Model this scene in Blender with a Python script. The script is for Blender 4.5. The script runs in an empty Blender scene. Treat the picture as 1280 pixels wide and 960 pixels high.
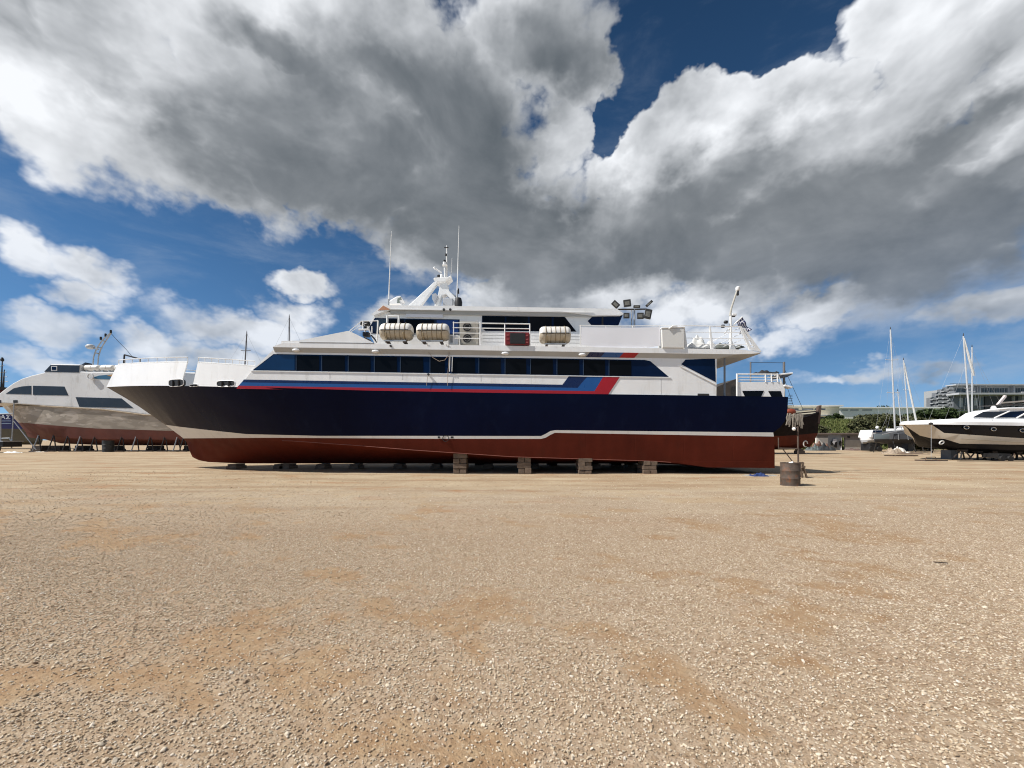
import bpy, bmesh, math, random
import numpy as np
from mathutils import Vector, Matrix, Quaternion

random.seed(7)
RNG = np.random.default_rng(11)
S = bpy.context.scene
COL = S.collection
R = math.radians

# ------------------------------------------------------------------ camera
F, H, HY = 500.0, 1.6, 550.0            # focal length in photo pixels, eye height in metres, horizon row
cam_d = bpy.data.cameras.new('camera')
cam_d.sensor_width = 36.0
cam_d.lens = 36.0 * F / 1280.0
cam_d.shift_y = (HY - 480.0) / 1280.0
cam_d.clip_start = 0.05
cam_d.clip_end = 6000
cam = bpy.data.objects.new('camera', cam_d)
COL.objects.link(cam)
cam.location = (0, 0, H)
cam.rotation_euler = (R(90), 0, 0)
S.camera = cam

# ------------------------------------------------------------------ light
SUN_EL, SUN_OFF = 48.0, 16.0            # elevation; degrees the sun stands on the camera's side of the ferry's bow
sun_dir = Vector((-math.cos(R(SUN_EL)) * math.cos(R(SUN_OFF)), -math.cos(R(SUN_EL)) * math.sin(R(SUN_OFF)), math.sin(R(SUN_EL))))
sun_d = bpy.data.lights.new('sun', 'SUN')
sun_d.energy = 4.6
sun_d.angle = R(0.55)
sun_d.color = (1.0, 0.955, 0.89)
sun = bpy.data.objects.new('sun', sun_d)
COL.objects.link(sun)
sun.location = (-30, -5, 40)
sun.rotation_euler = (-sun_dir).to_track_quat('-Z', 'Y').to_euler()
SUN_ROT = math.atan2(sun_dir.x, sun_dir.y)

S.view_settings.view_transform = 'Standard'
S.view_settings.look = 'None'
S.view_settings.gamma = 1.0
S.view_settings.exposure = 0.34
S.view_settings.use_curve_mapping = False
S.render.engine = 'CYCLES'
S.cycles.max_bounces = 6
S.cycles.diffuse_bounces = 3
S.cycles.glossy_bounces = 3
S.cycles.transparent_max_bounces = 6
S.cycles.use_adaptive_sampling = True
S.cycles.adaptive_threshold = 0.02
S.cycles.use_denoising = True
S.cycles.filter_width = 1.1


class NT:
    """small helper for building node trees"""
    def __init__(s, tree):
        s.t = tree
        s.n = tree.nodes
        s.l = tree.links

    def node(s, typ, **kw):
        nd = s.n.new(typ)
        for k, v in kw.items():
            setattr(nd, k, v)
        return nd

    def link(s, a, b):
        s.l.new(a, b)

    def setin(s, nd, key, val):
        if val is None:
            return
        if hasattr(val, 'links'):
            s.l.new(val, nd.inputs[key])
        else:
            nd.inputs[key].default_value = val

    def math(s, op, a, b=None, c=None, clamp=False):
        nd = s.node('ShaderNodeMath', operation=op, use_clamp=clamp)
        for i, v in enumerate((a, b, c)):
            s.setin(nd, i, v)
        return nd.outputs[0]

    def vmath(s, op, a, b=None, out=0, scale=None):
        nd = s.node('ShaderNodeVectorMath', operation=op)
        s.setin(nd, 0, a)
        s.setin(nd, 1, b)
        if scale is not None:
            s.setin(nd, 'Scale', scale)
        return nd.outputs['Value'] if out == 'v' else nd.outputs[0]

    def noise(s, vec, scale, detail=4, rough=0.5, dist=0.0, color=False):
        nd = s.node('ShaderNodeTexNoise')
        s.setin(nd, 'Vector', vec)
        nd.inputs['Scale'].default_value = scale
        nd.inputs['Detail'].default_value = detail
        nd.inputs['Roughness'].default_value = rough
        nd.inputs['Distortion'].default_value = dist
        return nd.outputs['Color' if color else 'Fac']

    def ramp(s, fac, a, b, smooth=False, t0=0.0, t1=1.0):
        nd = s.node('ShaderNodeMapRange')
        nd.interpolation_type = 'SMOOTHSTEP' if smooth else 'LINEAR'
        s.setin(nd, 0, fac)
        s.setin(nd, 1, a)
        s.setin(nd, 2, b)
        s.setin(nd, 3, t0)
        s.setin(nd, 4, t1)
        return nd.outputs[0]

    def mix(s, fac, a, b, blend='MIX'):
        nd = s.node('ShaderNodeMix', data_type='RGBA', blend_type=blend)
        s.setin(nd, 0, fac)
        for k, v in ((6, a), (7, b)):
            if not hasattr(v, 'links') and len(v) == 3:
                v = (*v, 1)
            s.setin(nd, k, v)
        return nd.outputs[2]

    def value_color(s, v, rgb):
        nd = s.node('ShaderNodeVectorMath', operation='SCALE')
        nd.inputs[0].default_value = rgb
        s.setin(nd, 'Scale', v)
        return nd.outputs[0]


# ------------------------------------------------------------------ world: blue sky with cumulus
world = bpy.data.worlds.new('World')
S.world = world
world.use_nodes = True
w = NT(world.node_tree)
w.n.clear()
tc = w.node('ShaderNodeTexCoord')
DIR = tc.outputs['Generated']
sep = w.node('ShaderNodeSeparateXYZ')
w.link(DIR, sep.inputs[0])
AZ = w.math('ARCTAN2', sep.outputs[0], sep.outputs[1])
EL = w.math('ARCSINE', sep.outputs[2])
cmb = w.node('ShaderNodeCombineXYZ')
w.link(AZ, cmb.inputs[0])
w.link(EL, cmb.inputs[1])
stretched = w.vmath('MULTIPLY', DIR, (1.0, 1.0, 1.35))
warp = w.noise(stretched, 2.6, 2, 0.5, color=True)
warp = w.vmath('MULTIPLY_ADD', warp, (0.12, 0.10, 0.0))
warp.node.inputs[2].default_value = (-0.06, -0.05, 0)
fine = w.noise(stretched, 11.0, 4, 0.6, color=True)
fine = w.vmath('MULTIPLY_ADD', fine, (0.13, 0.11, 0.0))
fine.node.inputs[2].default_value = (-0.065, -0.055, 0)
P = w.vmath('ADD', w.vmath('ADD', cmb.outputs[0], warp), fine)


def azel(x, y):
    return (math.atan((x - 640) / F), math.atan((HY - y) / math.hypot(F, x - 640)))


def field(blobs, start=-1.0):
    """union of soft ellipses given by centre and radii, as seen against the sky"""
    v = None
    for (x, y, rx, ry) in blobs:
        a, e = azel(x, y)
        ra = abs(azel(x + rx, y)[0] - azel(x - rx, y)[0]) / 2
        re = abs(azel(x, y - ry)[1] - azel(x, y + ry)[1]) / 2
        m = w.node('ShaderNodeVectorMath', operation='MULTIPLY_ADD')
        w.link(P, m.inputs[0])
        m.inputs[1].default_value = (1 / ra, 1 / re, 0)
        m.inputs[2].default_value = (-a / ra, -e / re, 0)
        d = w.vmath('LENGTH', m.outputs[0], out='v')
        v = d if v is None else w.math('MINIMUM', v, d)
    return w.math('SUBTRACT', 1.0, v)


cover = field([
    (40, 60, 170, 130), (60, 140, 130, 75), (190, 150, 190, 90), (270, 200, 130, 70), (430, 80, 330, 190), (390, 225, 150, 60), (560, 190, 190, 170),
    (640, 60, 130, 110), (695, 70, 85, 100), (700, 170, 58, 70), (560, 300, 120, 50), (690, 290, 140, 75),
    (775, 225, 48, 45), (805, 188, 48, 50), (835, 150, 50, 50), (870, 118, 48, 46), (915, 112, 46, 40), (960, 122, 46, 38), (1005, 132, 46, 38), (1038, 158, 40, 44),
    (900, 220, 150, 90), (1060, 240, 160, 90), (900, 305, 240, 80), (1120, 300, 240, 95), (1220, 230, 140, 100),
    (1095, 30, 58, 60), (1165, 60, 105, 100), (1250, 80, 90, 130), (1130, 140, 80, 50),
    (890, 390, 130, 42), (760, 378, 120, 30), (640, 368, 60, 28), (930, 430, 80, 20), (1240, 392, 90, 24), (1000, 395, 70, 22),
    (12, 318, 58, 36), (100, 342, 64, 38), (80, 378, 58, 24), (40, 412, 60, 24), (368, 345, 46, 20), (365, 388, 56, 32), (310, 412, 90, 26),
    (190, 432, 80, 22), (495, 398, 60, 26), (60, 455, 110, 20), (290, 452, 80, 18), (590, 398, 60, 26),
    (1050, 470, 70, 12), (1190, 462, 90, 14), (720, 420, 110, 20), (840, 440, 120, 18),
])
hole = field([(905, 0, 130, 80), (975, 35, 60, 48), (800, 60, 40, 80), (768, 150, 26, 60)])
cover = w.math('SUBTRACT', cover, w.math('MULTIPLY', w.math('MAXIMUM', hole, 0.0), 1.6))
bright = field([(600, 365, 60, 26), (760, 380, 120, 26), (890, 388, 130, 42), (930, 428, 90, 24), (1000, 395, 80, 26), (880, 140, 120, 62), (800, 205, 80, 50), (985, 150, 80, 36), (80, 120, 150, 70), (1230, 190, 70, 40)])
shade = field([
    (530, 190, 260, 170), (470, 120, 190, 110), (630, 285, 200, 80), (690, 50, 110, 100), (350, 50, 110, 50),
    (900, 312, 330, 56), (1130, 318, 250, 66), (740, 290, 190, 75), (1210, 165, 110, 36), 
])
fbm = w.noise(stretched, 3.4, 9, 0.58, 0.3)
fbm1 = w.noise(stretched, 3.4, 5, 0.56, 0.3)


def puffs(vec):
    no = w.node('ShaderNodeTexNoise', noise_type='RIDGED_MULTIFRACTAL')
    w.link(vec, no.inputs['Vector'])
    no.inputs['Scale'].default_value = 5.0
    no.inputs['Detail'].default_value = 5.0
    no.inputs['Roughness'].default_value = 0.62
    no.inputs['Lacunarity'].default_value = 2.1
    no.inputs['Offset'].default_value = 0.9
    no.inputs['Gain'].default_value = 1.2
    return no.outputs['Fac']


wob = w.vmath('ADD', stretched, w.vmath('MULTIPLY_ADD', w.noise(stretched, 9.0, 4, 0.6, color=True), (0.11, 0.11, 0.11)))
wob.node.inputs[1].links[0].from_node.inputs[2].default_value = (-0.055, -0.055, -0.055)
puff = puffs(wob)
puff2 = puffs(w.vmath('ADD', wob, tuple(0.035 * c for c in (-0.6, 0.0, 0.9))))
fbm2 = w.noise(w.vmath('ADD', stretched, tuple(0.09 * c for c in (-0.6, 0.0, 0.9))), 3.4, 5, 0.56, 0.3)
big = w.noise(stretched, 1.5, 3, 0.5)
wisp = w.noise(w.vmath('MULTIPLY', DIR, (2.0, 2.0, 6.0)), 2.2, 6, 0.62, 0.4)
# beyond the view the same kind of sky goes on
aaz = w.math('ABSOLUTE', AZ)
away = w.math('MAXIMUM', w.ramp(aaz, 0.95, 1.15, True), w.ramp(EL, 0.88, 1.05, True))
generic = w.math('MULTIPLY_ADD', big, 5.0, -2.55)
cover = w.math('MAXIMUM', cover, w.math('ADD', generic, w.math('MULTIPLY_ADD', away, 4.0, -4.0)))
shade = w.math('MAXIMUM', shade, w.math('ADD', w.math('MULTIPLY_ADD', generic, 1.0, -0.25), w.math('MULTIPLY_ADD', away, 4.0, -4.0)))
dens = w.math('ADD', w.math('MULTIPLY', w.math('MINIMUM', cover, 0.6), 0.95), w.math('MULTIPLY_ADD', fbm, 1.75, -0.87))
dens = w.math('ADD', dens, w.math('MULTIPLY_ADD', puff, -0.26, 0.36))
alpha = w.ramp(dens, -0.04, 0.20, True)
veil = w.math('MULTIPLY', w.ramp(wisp, 0.42, 0.78, True), w.ramp(EL, 0.1, 0.6, False, 0.42, 0.16))
relief = w.math('ADD', w.math('MULTIPLY', w.math('SUBTRACT', fbm1, fbm2), 2.0), w.math('MULTIPLY', w.math('SUBTRACT', puff2, puff), 0.24))
core = w.math('ADD', w.math('MULTIPLY_ADD', shade, 0.85, 0.26), w.math('MULTIPLY_ADD', fbm1, 2.2, -1.07))
dark = w.ramp(core, -0.22, 0.74, True)
edge = w.ramp(dens, 0.05, 0.75, False, 0.16, -0.05)
lit = w.math('ADD', w.math('MULTIPLY_ADD', dark, -0.64, 0.69), w.math('MULTIPLY', relief, w.math('MULTIPLY_ADD', dark, -0.55, 1.15)))
lit = w.math('ADD', lit, edge)
lit = w.math('ADD', lit, w.math('MULTIPLY', w.math('MAXIMUM', bright, 0.0), 0.46))
lit = w.math('SMOOTH_MAX', lit, w.math('MULTIPLY_ADD', fbm, 0.55, -0.20), 0.16)
lit = w.math('MINIMUM', lit, 1.1)
cl = w.mix(w.ramp(lit, 0.0, 1.0), (0.90, 1.06, 1.22), (7.5, 7.7, 8.0))
sky = w.node('ShaderNodeTexSky', sky_type='NISHITA')
sky.sun_disc = False
sky.sun_elevation = R(SUN_EL)
sky.sun_rotation = SUN_ROT
sky.altitude = 0
sky.air_density = 1.0
sky.dust_density = 0.0
sky.ozone_density = 2.0
hsv = w.node('ShaderNodeHueSaturation')
hsv.inputs['Saturation'].default_value = 1.25
hsv.inputs['Value'].default_value = 0.62
lifted = w.vmath('NORMALIZE', w.vmath('MULTIPLY_ADD', DIR, (1.0, 1.0, 0.9)))
lifted.node.inputs[0].links[0].from_node.inputs[2].default_value = (0, 0, 0.13)
w.link(lifted, sky.inputs['Vector'])
w.link(sky.outputs[0], hsv.inputs['Color'])
deep = w.vmath('SCALE', hsv.outputs[0], scale=w.ramp(EL, 0.0, 0.85, False, 1.42, 0.60))
col = w.mix(veil, deep, (3.6, 4.2, 5.0))
soft = w.ramp(EL, 0.05, 0.50, True)
alpha = w.ramp(dens, -0.05, w.math('MULTIPLY_ADD', soft, -0.60, 0.92), True)
alpha = w.math('MULTIPLY', alpha, w.math('MULTIPLY_ADD', soft, 0.28, 0.72))
col = w.mix(alpha, col, cl)
bg = w.node('ShaderNodeBackground')
w.link(col, bg.inputs['Color'])
bg.inputs['Strength'].default_value = 0.1
out = w.node('ShaderNodeOutputWorld')
w.link(bg.outputs[0], out.inputs['Surface'])
world.cycles.sampling_method = 'MANUAL'
world.cycles.sample_map_resolution = 512

# ------------------------------------------------------------------ materials
MATS = {}


def M(name, col, rough=0.5, met=0.0, var=0.10, vs=1.5, bump=0.0, bs=30.0, dirt=None, dirt_amt=0.0, dirt_scale=(1.2, 1.2, 0.25), spec=0.5, coat=0.0):
    """paint / wood / metal with mottling, optional shaped stains and fine relief"""
    if name in MATS:
        return MATS[name]
    m = bpy.data.materials.new(name)
    m.use_nodes = True
    t = NT(m.node_tree)
    b = t.n['Principled BSDF']
    tc = t.node('ShaderNodeTexCoord')
    O = tc.outputs['Object']
    n = t.noise(O, vs, 5, 0.6)
    c = t.mix(t.ramp(n, 0.3, 0.7), tuple(x * (1 - var) for x in col), tuple(min(1, x * (1 + var)) for x in col))
    if dirt is not None:
        dn = t.noise(t.vmath('MULTIPLY', O, dirt_scale), 2.2, 7, 0.68)
        c = t.mix(t.math('MULTIPLY', t.ramp(dn, 0.52, 0.72, True), dirt_amt), c, dirt)
    t.link(c, b.inputs['Base Color'])
    b.inputs['Metallic'].default_value = met
    rn = t.noise(O, vs * 3, 3, 0.5)
    t.link(t.ramp(rn, 0.25, 0.75, False, max(0.02, rough * 0.85), min(1, rough * 1.15)), b.inputs['Roughness'])
    b.inputs['Specular IOR Level'].default_value = spec
    b.inputs['Coat Weight'].default_value = coat
    b.inputs['Coat Roughness'].default_value = 0.08
    if bump > 0:
        bn = t.node('ShaderNodeBump')
        bn.inputs['Strength'].default_value = 1.0
        bn.inputs['Distance'].default_value = bump
        t.link(t.noise(O, bs, 4, 0.6), bn.inputs['Height'])
        t.link(bn.outputs[0], b.inputs['Normal'])
    MATS[name] = m
    return m


def plates(m, pitch=2.3, depth=0.003):
    """welded shell plating: fine seams and a slight ripple between frames"""
    t = NT(m.node_tree)
    b = t.n['Principled BSDF']
    sp = t.node('ShaderNodeSeparateXYZ')
    t.link(t.n['Texture Coordinate'].outputs['Object'], sp.inputs[0])
    seam = t.ramp(t.math('ABSOLUTE', t.math('SUBTRACT', t.math('FRACT', t.math('MULTIPLY', sp.outputs[0], 1 / pitch)), 0.5)), 0.0, 0.012)
    seam2 = t.ramp(t.math('ABSOLUTE', t.math('SUBTRACT', t.math('FRACT', t.math('MULTIPLY', sp.outputs[2], 0.83)), 0.5)), 0.0, 0.02)
    rip = t.math('MULTIPLY', t.math('SINE', t.math('MULTIPLY', sp.outputs[0], 2 * math.pi / 0.575)), 0.5)
    hgt = t.math('ADD', t.math('ADD', seam, seam2), rip)
    bn = t.node('ShaderNodeBump')
    bn.inputs['Distance'].default_value = depth
    t.link(hgt, bn.inputs['Height'])
    if b.inputs['Normal'].links:
        t.link(b.inputs['Normal'].links[0].from_socket, bn.inputs['Normal'])
    t.link(bn.outputs[0], b.inputs['Normal'])
    return m


WHITE = M('white paint', (0.85, 0.85, 0.845), 0.38, var=0.035, vs=0.7, dirt=(0.55, 0.52, 0.46), dirt_amt=0.30, bump=0.004, bs=1.2)
WHITE2 = M('white gelcoat', (0.84, 0.84, 0.84), 0.30, var=0.03, vs=1.0, dirt=(0.55, 0.52, 0.48), dirt_amt=0.2)
RAILW = M('rail white', (0.80, 0.80, 0.79), 0.4, var=0.05, vs=3, dirt=(0.45, 0.3, 0.18), dirt_amt=0.25)
NAVY = M('navy hull paint', (0.0022, 0.0046, 0.0215), 0.22, var=0.15, vs=0.5, bump=0.006, bs=0.9, dirt=(0.006, 0.011, 0.034), dirt_amt=0.5, dirt_scale=(0.5, 0.5, 0.3), spec=0.06)
RED = M('antifouling red', (0.095, 0.0155, 0.0075), 0.62, var=0.22, vs=0.6, bump=0.004, bs=3, dirt=(0.085, 0.022, 0.012), dirt_amt=0.5, dirt_scale=(0.6, 0.6, 0.3), spec=0.12)
BOOT = M('boot stripe', (0.70, 0.68, 0.65), 0.45, var=0.06, vs=0.8, dirt=(0.4, 0.33, 0.28), dirt_amt=0.3)
plates(NAVY, 2.3, 0.0012)
plates(RED)
plates(WHITE, 1.85, 0.002)
ST_NAVY = M('stripe navy', (0.002, 0.013, 0.075), 0.28, var=0.06)
ST_BLUE = M('stripe blue', (0.012, 0.085, 0.29), 0.30, var=0.06)
ST_RED = M('stripe red', (0.36, 0.006, 0.014), 0.32, var=0.06)
GLASS = M('dark glass', (0.004, 0.005, 0.007), 0.05, var=0.2, vs=0.8, spec=0.10)
GLASSB = M('blue tinted glass', (0.0022, 0.011, 0.042), 0.10, var=0.2, vs=0.8, spec=0.14)
SOFFIT = M('soffit shade grey', (0.42, 0.42, 0.41), 0.6, var=0.06, vs=1.0)  # shade of the white downward-facing eaves, put into the colour as grey
BLACK = M('black rubber and hole shade', (0.012, 0.012, 0.013), 0.55, var=0.2, vs=6)
DARKM = M('dark steel', (0.045, 0.043, 0.042), 0.5, 0.4, var=0.25, vs=4, dirt=(0.12, 0.05, 0.025), dirt_amt=0.5)
GALV = M('galvanised steel', (0.42, 0.43, 0.44), 0.45, 0.6, var=0.15, vs=4)
RUST = M('rusty steel', (0.10, 0.075, 0.06), 0.75, 0.2, var=0.35, vs=5, dirt=(0.24, 0.085, 0.03), dirt_amt=0.8, dirt_scale=(3, 3, 2), bump=0.004, bs=30)
WOOD = M('weathered timber', (0.15, 0.108, 0.078), 0.85, var=0.30, vs=4, bump=0.01, bs=18, dirt=(0.07, 0.05, 0.035), dirt_amt=0.6, dirt_scale=(2, 2, 6))
WOODD = M('dark tarred and shaded timber', (0.035, 0.024, 0.018), 0.7, var=0.3, vs=3, bump=0.01, bs=10)
CONC = M('concrete', (0.34, 0.33, 0.31), 0.85, var=0.15, vs=0.6, dirt=(0.2, 0.19, 0.17), dirt_amt=0.5, bump=0.01, bs=8)
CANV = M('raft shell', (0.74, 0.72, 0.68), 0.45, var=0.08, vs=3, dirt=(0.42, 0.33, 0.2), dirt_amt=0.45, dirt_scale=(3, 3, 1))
CANVL = M('raft shell lower shade and dirt', (0.50, 0.44, 0.34), 0.55, var=0.12, vs=3, dirt=(0.3, 0.22, 0.13), dirt_amt=0.6, dirt_scale=(3, 3, 1))  # darker than the upper half: its shade and dirt are in the colour


# ------------------------------------------------------------------ mesh helpers
def W(x, y, Y):
    """a point of the place: photo column and row at a known distance Y"""
    return Vector(((x - 640) * Y / F, Y, H - (y - HY) * Y / F))


class MB:
    def __init__(s):
        s.v, s.f, s.m = [], [], []
        s.mi = 0

    def add(s, vs, fs):
        o = len(s.v)
        s.v += [tuple(p) for p in vs]
        s.f += [tuple(i + o for i in f) for f in fs]
        s.m += [s.mi] * len(fs)
        return s

    def box(s, x0, x1, y0, y1, z0, z1):
        vs = [(x, y, z) for z in (z0, z1) for y in (y0, y1) for x in (x0, x1)]
        return s.add(vs, [(0, 2, 3, 1), (4, 5, 7, 6), (0, 1, 5, 4), (2, 6, 7, 3), (0, 4, 6, 2), (1, 3, 7, 5)])

    def obox(s, c, size, rot=(0, 0, 0)):
        from mathutils import Euler
        e = Euler(rot).to_matrix()
        hx, hy, hz = (d / 2 for d in size)
        vs = [Vector(c) + e @ Vector((x, y, z)) for z in (-hz, hz) for y in (-hy, hy) for x in (-hx, hx)]
        return s.add(vs, [(0, 2, 3, 1), (4, 5, 7, 6), (0, 1, 5, 4), (2, 6, 7, 3), (0, 4, 6, 2), (1, 3, 7, 5)])

    def bar(s, a, b, wd, ht, up=(0, 0, 1)):
        a, b = Vector(a), Vector(b)
        d = (b - a).normalized()
        u = Vector(up)
        if abs(d.dot(u)) > 0.98:
            u = Vector((0, 1, 0))
        sd = d.cross(u).normalized() * wd / 2
        tp = sd.cross(d).normalized() * ht / 2
        vs = []
        for p in (a, b):
            vs += [p - sd - tp, p + sd - tp, p + sd + tp, p - sd + tp]
        return s.add(vs, [(3, 2, 1, 0), (4, 5, 6, 7), (0, 1, 5, 4), (1, 2, 6, 5), (2, 3, 7, 6), (3, 0, 4, 7)])

    def tube(s, pts, r, n=8, cap=True):
        pts = [Vector(p) for p in pts]
        rs = r if isinstance(r, (list, tuple)) else [r] * len(pts)
        rings = []
        prev = None
        for i, p in enumerate(pts):
            d = (pts[min(i + 1, len(pts) - 1)] - pts[max(i - 1, 0)]).normalized()
            if prev is None:
                u = Vector((0, 0, 1)) if abs(d.z) < 0.9 else Vector((0, 1, 0))
                u = (u - d * u.dot(d)).normalized()
            else:
                u = (prev - d * prev.dot(d)).normalized()
            prev = u
            v = d.cross(u)
            rings.append([p + (u * math.cos(2 * math.pi * k / n) + v * math.sin(2 * math.pi * k / n)) * rs[i] for k in range(n)])
        return s.loft(rings, True, cap)

    def loft(s, rings, closed=True, cap=True):
        n = len(rings[0])
        vs = [p for r in rings for p in r]
        fs = []
        for i in range(len(rings) - 1):
            for k in range(n if closed else n - 1):
                k2 = (k + 1) % n
                fs.append((i * n + k, i * n + k2, (i + 1) * n + k2, (i + 1) * n + k))
        if cap and closed:
            fs.append(tuple(range(n - 1, -1, -1)))
            fs.append(tuple((len(rings) - 1) * n + k for k in range(n)))
        return s.add(vs, fs)

    def prism(s, poly, y0, y1):
        """XZ outline carried from depth y0 to depth y1"""
        n = len(poly)
        vs = [(x, y0, z) for x, z in poly] + [(x, y1, z) for x, z in poly]
        fs = [tuple(range(n)), tuple(range(2 * n - 1, n - 1, -1))]
        fs += [(k, (k + 1) % n + n, (k + 1) % n, k + n) if False else (k, k + n, (k + 1) % n + n, (k + 1) % n) for k in range(n)]
        return s.add(vs, fs)

    def pprism(s, px, Y0, Y1, at=None):
        """outline in photo pixels read at depth `at` (default Y0), carried from Y0 to Y1"""
        Yr = Y0 if at is None else at
        return s.prism([(W(x, y, Yr).x, W(x, y, Yr).z) for x, y in px], Y0, Y1)

    def lathe(s, prof, c=(0, 0, 0), axis='Z', n=20, cap=True):
        c = Vector(c)
        rings = []
        for r, h in prof:
            ring = []
            for k in range(n):
                a = 2 * math.pi * k / n
                p = (r * math.cos(a), r * math.sin(a), h)
                if axis == 'X':
                    p = (h, r * math.cos(a), r * math.sin(a))
                elif axis == 'Y':
                    p = (r * math.sin(a), h, r * math.cos(a))
                ring.append(c + Vector(p))
            rings.append(ring)
        return s.loft(rings, True, cap)

    def ball(s, c, r, n=12, sq=(1, 1, 1)):
        rings = []
        for i in range(n // 2 + 1):
            a = -math.pi / 2 + math.pi * i / (n // 2)
            rr = max(0.001, math.cos(a))
            rings.append([Vector(c) + Vector((rr * math.cos(2 * math.pi * k / n) * r * sq[0], rr * math.sin(2 * math.pi * k / n) * r * sq[1], math.sin(a) * r * sq[2])) for k in range(n)])
        return s.loft(rings, True, True)

    def build(s, name, mats, parent=None, smooth=False, bevel=0.0, auto=None):
        me = bpy.data.meshes.new(name)
        off = Vector((0, 0, 0))
        if parent is not None:
            p = parent
            while p is not None:
                off += p.location
                p = p.parent
        me.from_pydata([tuple(Vector(v) - off) for v in s.v], [], s.f)
        if not isinstance(mats, (list, tuple)):
            mats = [mats]
        for m in mats:
            me.materials.append(m)
        if len(mats) > 1:
            me.polygons.foreach_set('material_index', s.m)
        bm = bmesh.new()
        bm.from_mesh(me)
        bmesh.ops.recalc_face_normals(bm, faces=bm.faces)
        bm.to_mesh(me)
        bm.free()
        if smooth:
            me.polygons.foreach_set('use_smooth', [True] * len(me.polygons))
            me.set_sharp_from_angle(angle=R(auto or 40))
        me.update()
        o = bpy.data.objects.new(name, me)
        COL.objects.link(o)
        o.parent = parent
        if bevel > 0:
            bv = o.modifiers.new('bevel', 'BEVEL')
            bv.width = bevel
            bv.segments = 2
            bv.limit_method = 'ANGLE'
            bv.angle_limit = R(40)
        return o


def tag(o, label, cat, group=None, kind=None):
    o['label'] = label
    o['category'] = cat
    if group:
        o['group'] = group
    if kind:
        o['kind'] = kind
    return o


def thing(name, loc, label, cat, group=None):
    o = bpy.data.objects.new(name, None)
    o.empty_display_size = 0.2
    COL.objects.link(o)
    o.location = loc
    return tag(o, label, cat, group)


def copy_tree(o, parent=None):
    c = o.copy()
    COL.objects.link(c)
    c.parent = parent
    for ch in [k for k in bpy.data.objects if k.parent == o]:
        copy_tree(ch, c)
    return c


def lerp_line(pts, x):
    if x <= pts[0][0]:
        return pts[0][1]
    for (x0, y0), (x1, y1) in zip(pts, pts[1:]):
        if x <= x1:
            return y0 + (y1 - y0) * (x - x0) / (x1 - x0)
    return pts[-1][1]


# ------------------------------------------------------------------ ground
def vnoise(x, y, scale, seed, octaves=4, rough=0.5):
    tot = np.zeros_like(x)
    amp, norm = 1.0, 0.0
    for o in range(octaves):
        g = np.random.default_rng(seed + o).random((128, 128))
        fx, fy = x / scale * 2 ** o, y / scale * 2 ** o
        ix, iy = np.floor(fx).astype(int), np.floor(fy).astype(int)
        tx, ty = fx - ix, fy - iy
        tx, ty = tx * tx * (3 - 2 * tx), ty * ty * (3 - 2 * ty)
        a, b = g[ix % 128, iy % 128], g[(ix + 1) % 128, iy % 128]
        c, d = g[ix % 128, (iy + 1) % 128], g[(ix + 1) % 128, (iy + 1) % 128]
        tot += amp * ((a * (1 - tx) + b * tx) * (1 - ty) + (c * (1 - tx) + d * tx) * ty)
        norm += amp
        amp *= rough
    return tot / norm


def gravel_mask(x, y):
    """where loose stone lies (1) and where bare soil shows (0)"""
    n = vnoise(x * 0.8 + 0.35 * y, y, 0.60, 5, 5, 0.62)
    big = vnoise(x, y * 1.3, 6.0, 40, 3, 0.5)
    m = np.clip((n * 0.82 + big * 0.18 - 0.372) / 0.12, 0, 1)
    m = m * np.clip((15.0 - y + 2.5 * (big - 0.5)) / 6.0, 0.0, 1.0)
    return m


def ground_z(x, y):
    z = 0.05 * (vnoise(x, y, 3.0, 70, 4, 0.5) - 0.5)
    tracks = vnoise(x / 9.0, y, 0.7, 90, 3, 0.6) - 0.5
    band = np.exp(-((y - 13.0) / 3.5) ** 2)
    z = z + 0.045 * tracks * band
    return z


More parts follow.
